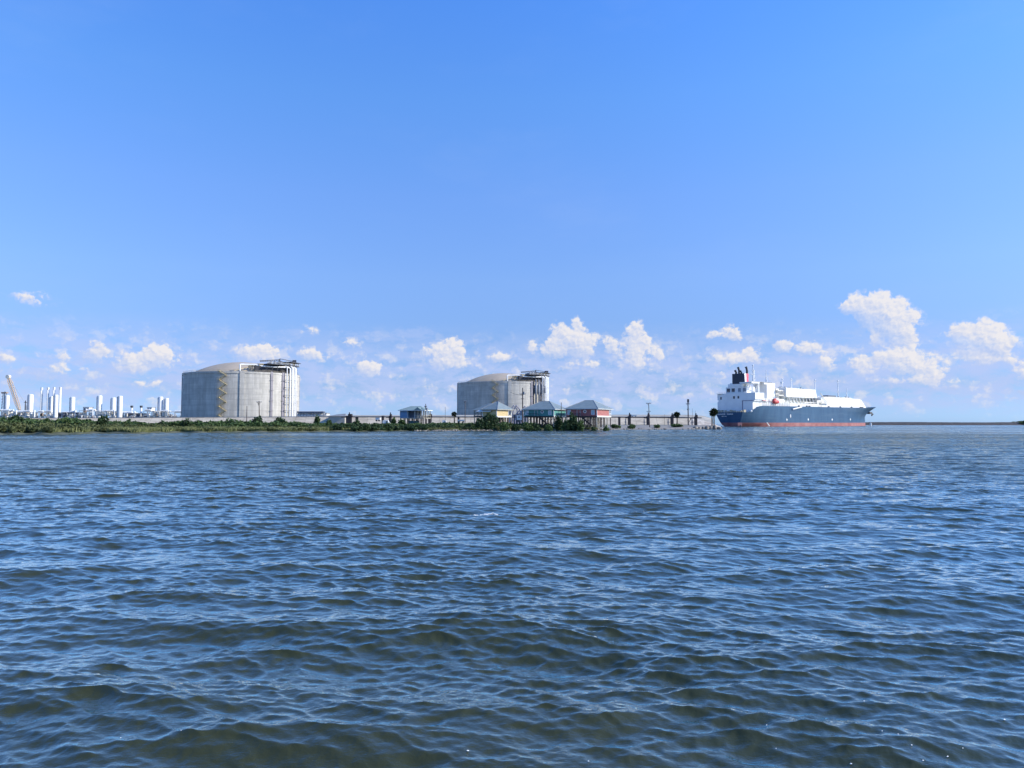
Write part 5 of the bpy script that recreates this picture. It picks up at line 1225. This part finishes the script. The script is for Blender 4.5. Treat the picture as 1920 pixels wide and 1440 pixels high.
def palm(px, ytop, ymid, wpx, D, label, seed, n=70):
    z0 = float(ground_z(px, D)) - .3; zc = PZ(ymid, D); r = wpx / F * D / 2; t = thing('palm_tree', label, 'palm', (PX(px, D), D, 0), 0, 'cabbage palms along the shore'); rng = np.random.default_rng(seed)
    q = MB(); q.tube([(0, 0, z0), (.15, .1, (z0 + zc) / 2), (0, 0, zc)], [.34, .26, .24], 8); q.build('trunk', BARK, t)
    V = []; Q = []
    for k in range(n):      # fan leaves: stalk then a folded fan
        d = rng.normal(size=3); d[2] = d[2] * .8 + .1; d /= np.linalg.norm(d); L = r * rng.uniform(.75, 1.05); side = np.cross(d, [0, 0, 1]); side /= np.linalg.norm(side) + 1e-6; c0 = np.array([0, 0, zc])
        for j in range(6):
            aa = (j - 2.5) * .32; dd = d * math.cos(aa) + side * math.sin(aa); tip = c0 + d * L * .45 + dd * L * .55 + np.array([0, 0, -.22 * L * abs(aa)]); m1 = c0 + d * L * .42 + dd * L * .25
            wv = np.cross(dd, d + rng.normal(size=3) * .3); wv = wv / (np.linalg.norm(wv) + 1e-6) * r * .09; i = len(V); V += [c0 + d * L * .3, m1 - wv, tip, m1 + wv]; Q.append((i, i + 1, i + 2, i + 3))
    np_mesh('crown', V, Q, PALM, t); return t
palm(851.5, 770, 776.5, 13, 300, 'small round headed palm just left of the second tank', 1)
palm(1269.3, 770.5, 777.0, 15, 315, 'round headed palm on the sandy point beside a trestle bent', 2)
palm(1338.5, 763.5, 772.5, 19, 312, 'palm with a heavy dark head at the tip of the point', 3, 90); palm(1335, 764, 776, 11, 322, 'lower palm behind the heavy headed one at the tip of the point', 4, 50)
# ------------------------------------------------------------------ rocks
ROCK = mat('shore_rock', (.10, .09, .08), .9, .3, .9, col2=(.34, .31, .27))
def rock_verts(rng, r, sq=(1, 1, .7)):
    bm = bmesh.new(); bmesh.ops.create_icosphere(bm, subdivisions=1, radius=1)
    V = np.array([v.co[:] for v in bm.verts]); Fs = np.array([[v.index for v in f.verts] for f in bm.faces]); bm.free(); V *= (1 + rng.normal(0, .16, (len(V), 1))); V = V * r * np.array(sq) * rng.uniform(.8, 1.25, 3); a = rng.uniform(0, 6.28); M = np.array([[math.cos(a), -math.sin(a), 0], [math.sin(a), math.cos(a), 0], [0, 0, 1]]); return V @ M, Fs
def riprap():
    rng = np.random.default_rng(31); VV = []; FF = []; off = 0
    for k in range(650):
        px = rng.choice([rng.uniform(770, 1000), rng.uniform(790, 1150), rng.uniform(1085, 1352)]); t_ = rng.uniform(-1.5, 4.5); D = float(shore_y(px)) + t_
        if px > 1140 and px < 1290 and rng.uniform() < .6: continue
        V, Fs = rock_verts(rng, rng.uniform(.12, .42)); V += [PX(px, D), D, max(.0, float(ground_z(min(px, 1340), D)) * .6) + rng.uniform(0, .25)]; VV.append(V); FF.append(Fs + off); off += len(V)
    o = np_mesh('riprap', np.concatenate(VV), np.concatenate(FF), ROCK); tag(o, 'jumbled pale riprap stones lying along the waterline', 'riprap', kind='stuff')
    names = ['leftmost boulder of the row at the tip of the point', 'second boulder from the left at the tip of the point', 'third boulder from the left at the tip of the point', 'middle boulder of the row at the tip of the point', 'boulder below the left palm at the tip of the point', 'pale boulder directly below the heavy headed palm', 'outermost boulder of the row, right of the palms']
    for k, (px, w, h) in enumerate(((1304, 9, 5.5), (1311, 8, 5.5), (1318, 8, 6), (1325, 8, 6.5), (1332, 9, 7), (1340, 9, 8), (1348.5, 11, 5))):
        D = 302.0; r = w / F * D / 2 * 1.1; V, Fs = rock_verts(np.random.default_rng(60 + k), 1.0, (r, r, h / F * D * .75)); V += [PX(px, D), D, .35]
        o = np_mesh('boulder', V - [PX(px, D), D, 0], Fs, ROCK); o.location = (PX(px, D), D, 0); tag(o, names[k], 'boulder', 'boulders at the tip of the point')
riprap()
# rock groyne slanting down behind the point
q = MB(); rng = random.Random(9); D = 345
pts = [(PX(1296, D), PZ(784, D)), (PX(1315, D), PZ(787.5, D)), (PX(1332, D), PZ(793, D)), (PX(1350, D + 0), PZ(800, D))]
V = []; Fs = []
for i, (x, z) in enumerate(pts): V += [(x - 3, D - 5, max(.2, z - 3.2)), (x, D - 1.5, z), (x, D + 1.5, z), (x, D + 6, max(.2, z - 3))]
for i in range(3):
    for k in range(3): a = i * 4 + k; Fs.append((a, a + 4, a + 5, a + 1))
q.add(V, Fs); o = q.build('rock_groyne', mat('groyne_rock', (.30, .27, .25), .9, .3, .5, col2=(.55, .52, .48))); tag(o, 'pale rock slope falling to the right at the end of the flood wall', 'slope')
# whitecap and foam flecks
def foam():
    rng = np.random.default_rng(3); m = mat('foam', (.72, .76, .78), .8, .05, 3.0); VV = []; QQ = []; off = 0
    def fleck(x, y, r, n=7):
        nonlocal off
        rr = math.hypot(x, y); hh, dx, dy = wave_at(np.array([x]), np.array([y]), np.array([rr])); a = np.linspace(0, 2 * np.pi, n, endpoint=False) + rng.uniform(0, 1); k = rng.uniform(.5, 1.2, n)
        xs = x + r * k * np.cos(a) * 1.8; ys = y + r * k * np.sin(a); h2, _, _ = wave_at(xs, ys, np.full(n, rr))
        x0 = float(x + dx[0]); y0 = float(y + dy[0]); P = np.stack([xs + dx[0], ys + dy[0], h2 + .008], 1); C = np.array([[x0, y0, float(hh[0]) + .012 + r * .35]]); VV.append(np.concatenate([C, P])); QQ.append(np.array([[0, i + 1, (i + 1) % n + 1] for i in range(n)]) + off); off += n + 1
    for k in range(22):
        px = rng.uniform(850, 1920) if rng.uniform() < .85 else rng.uniform(0, 850); py = rng.choice([rng.uniform(1300, 1440), rng.uniform(1340, 1440)]); D = CAM_H * F / (py - 793.5); fleck((px - 960) / F * D, D, rng.uniform(.0025, .008))
    o = np_mesh('foam_flecks', np.concatenate(VV), np.concatenate(QQ), m); tag(o, 'scattered white foam flecks on the near ripples', 'foam', kind='stuff')
    VV.clear(); QQ.clear(); off = 0
    for k in range(34):
        px = rng.triangular(880, 915, 945); D = CAM_H * F / (968.5 - 793.5) + rng.normal(0, .12); fleck((px - 960) / F * D, D, rng.uniform(.012, .04))
    o = np_mesh('whitecap', np.concatenate(VV), np.concatenate(QQ), m); tag(o, 'single small white breaking crest on the water below the middle of the shore', 'whitecap')
foam()
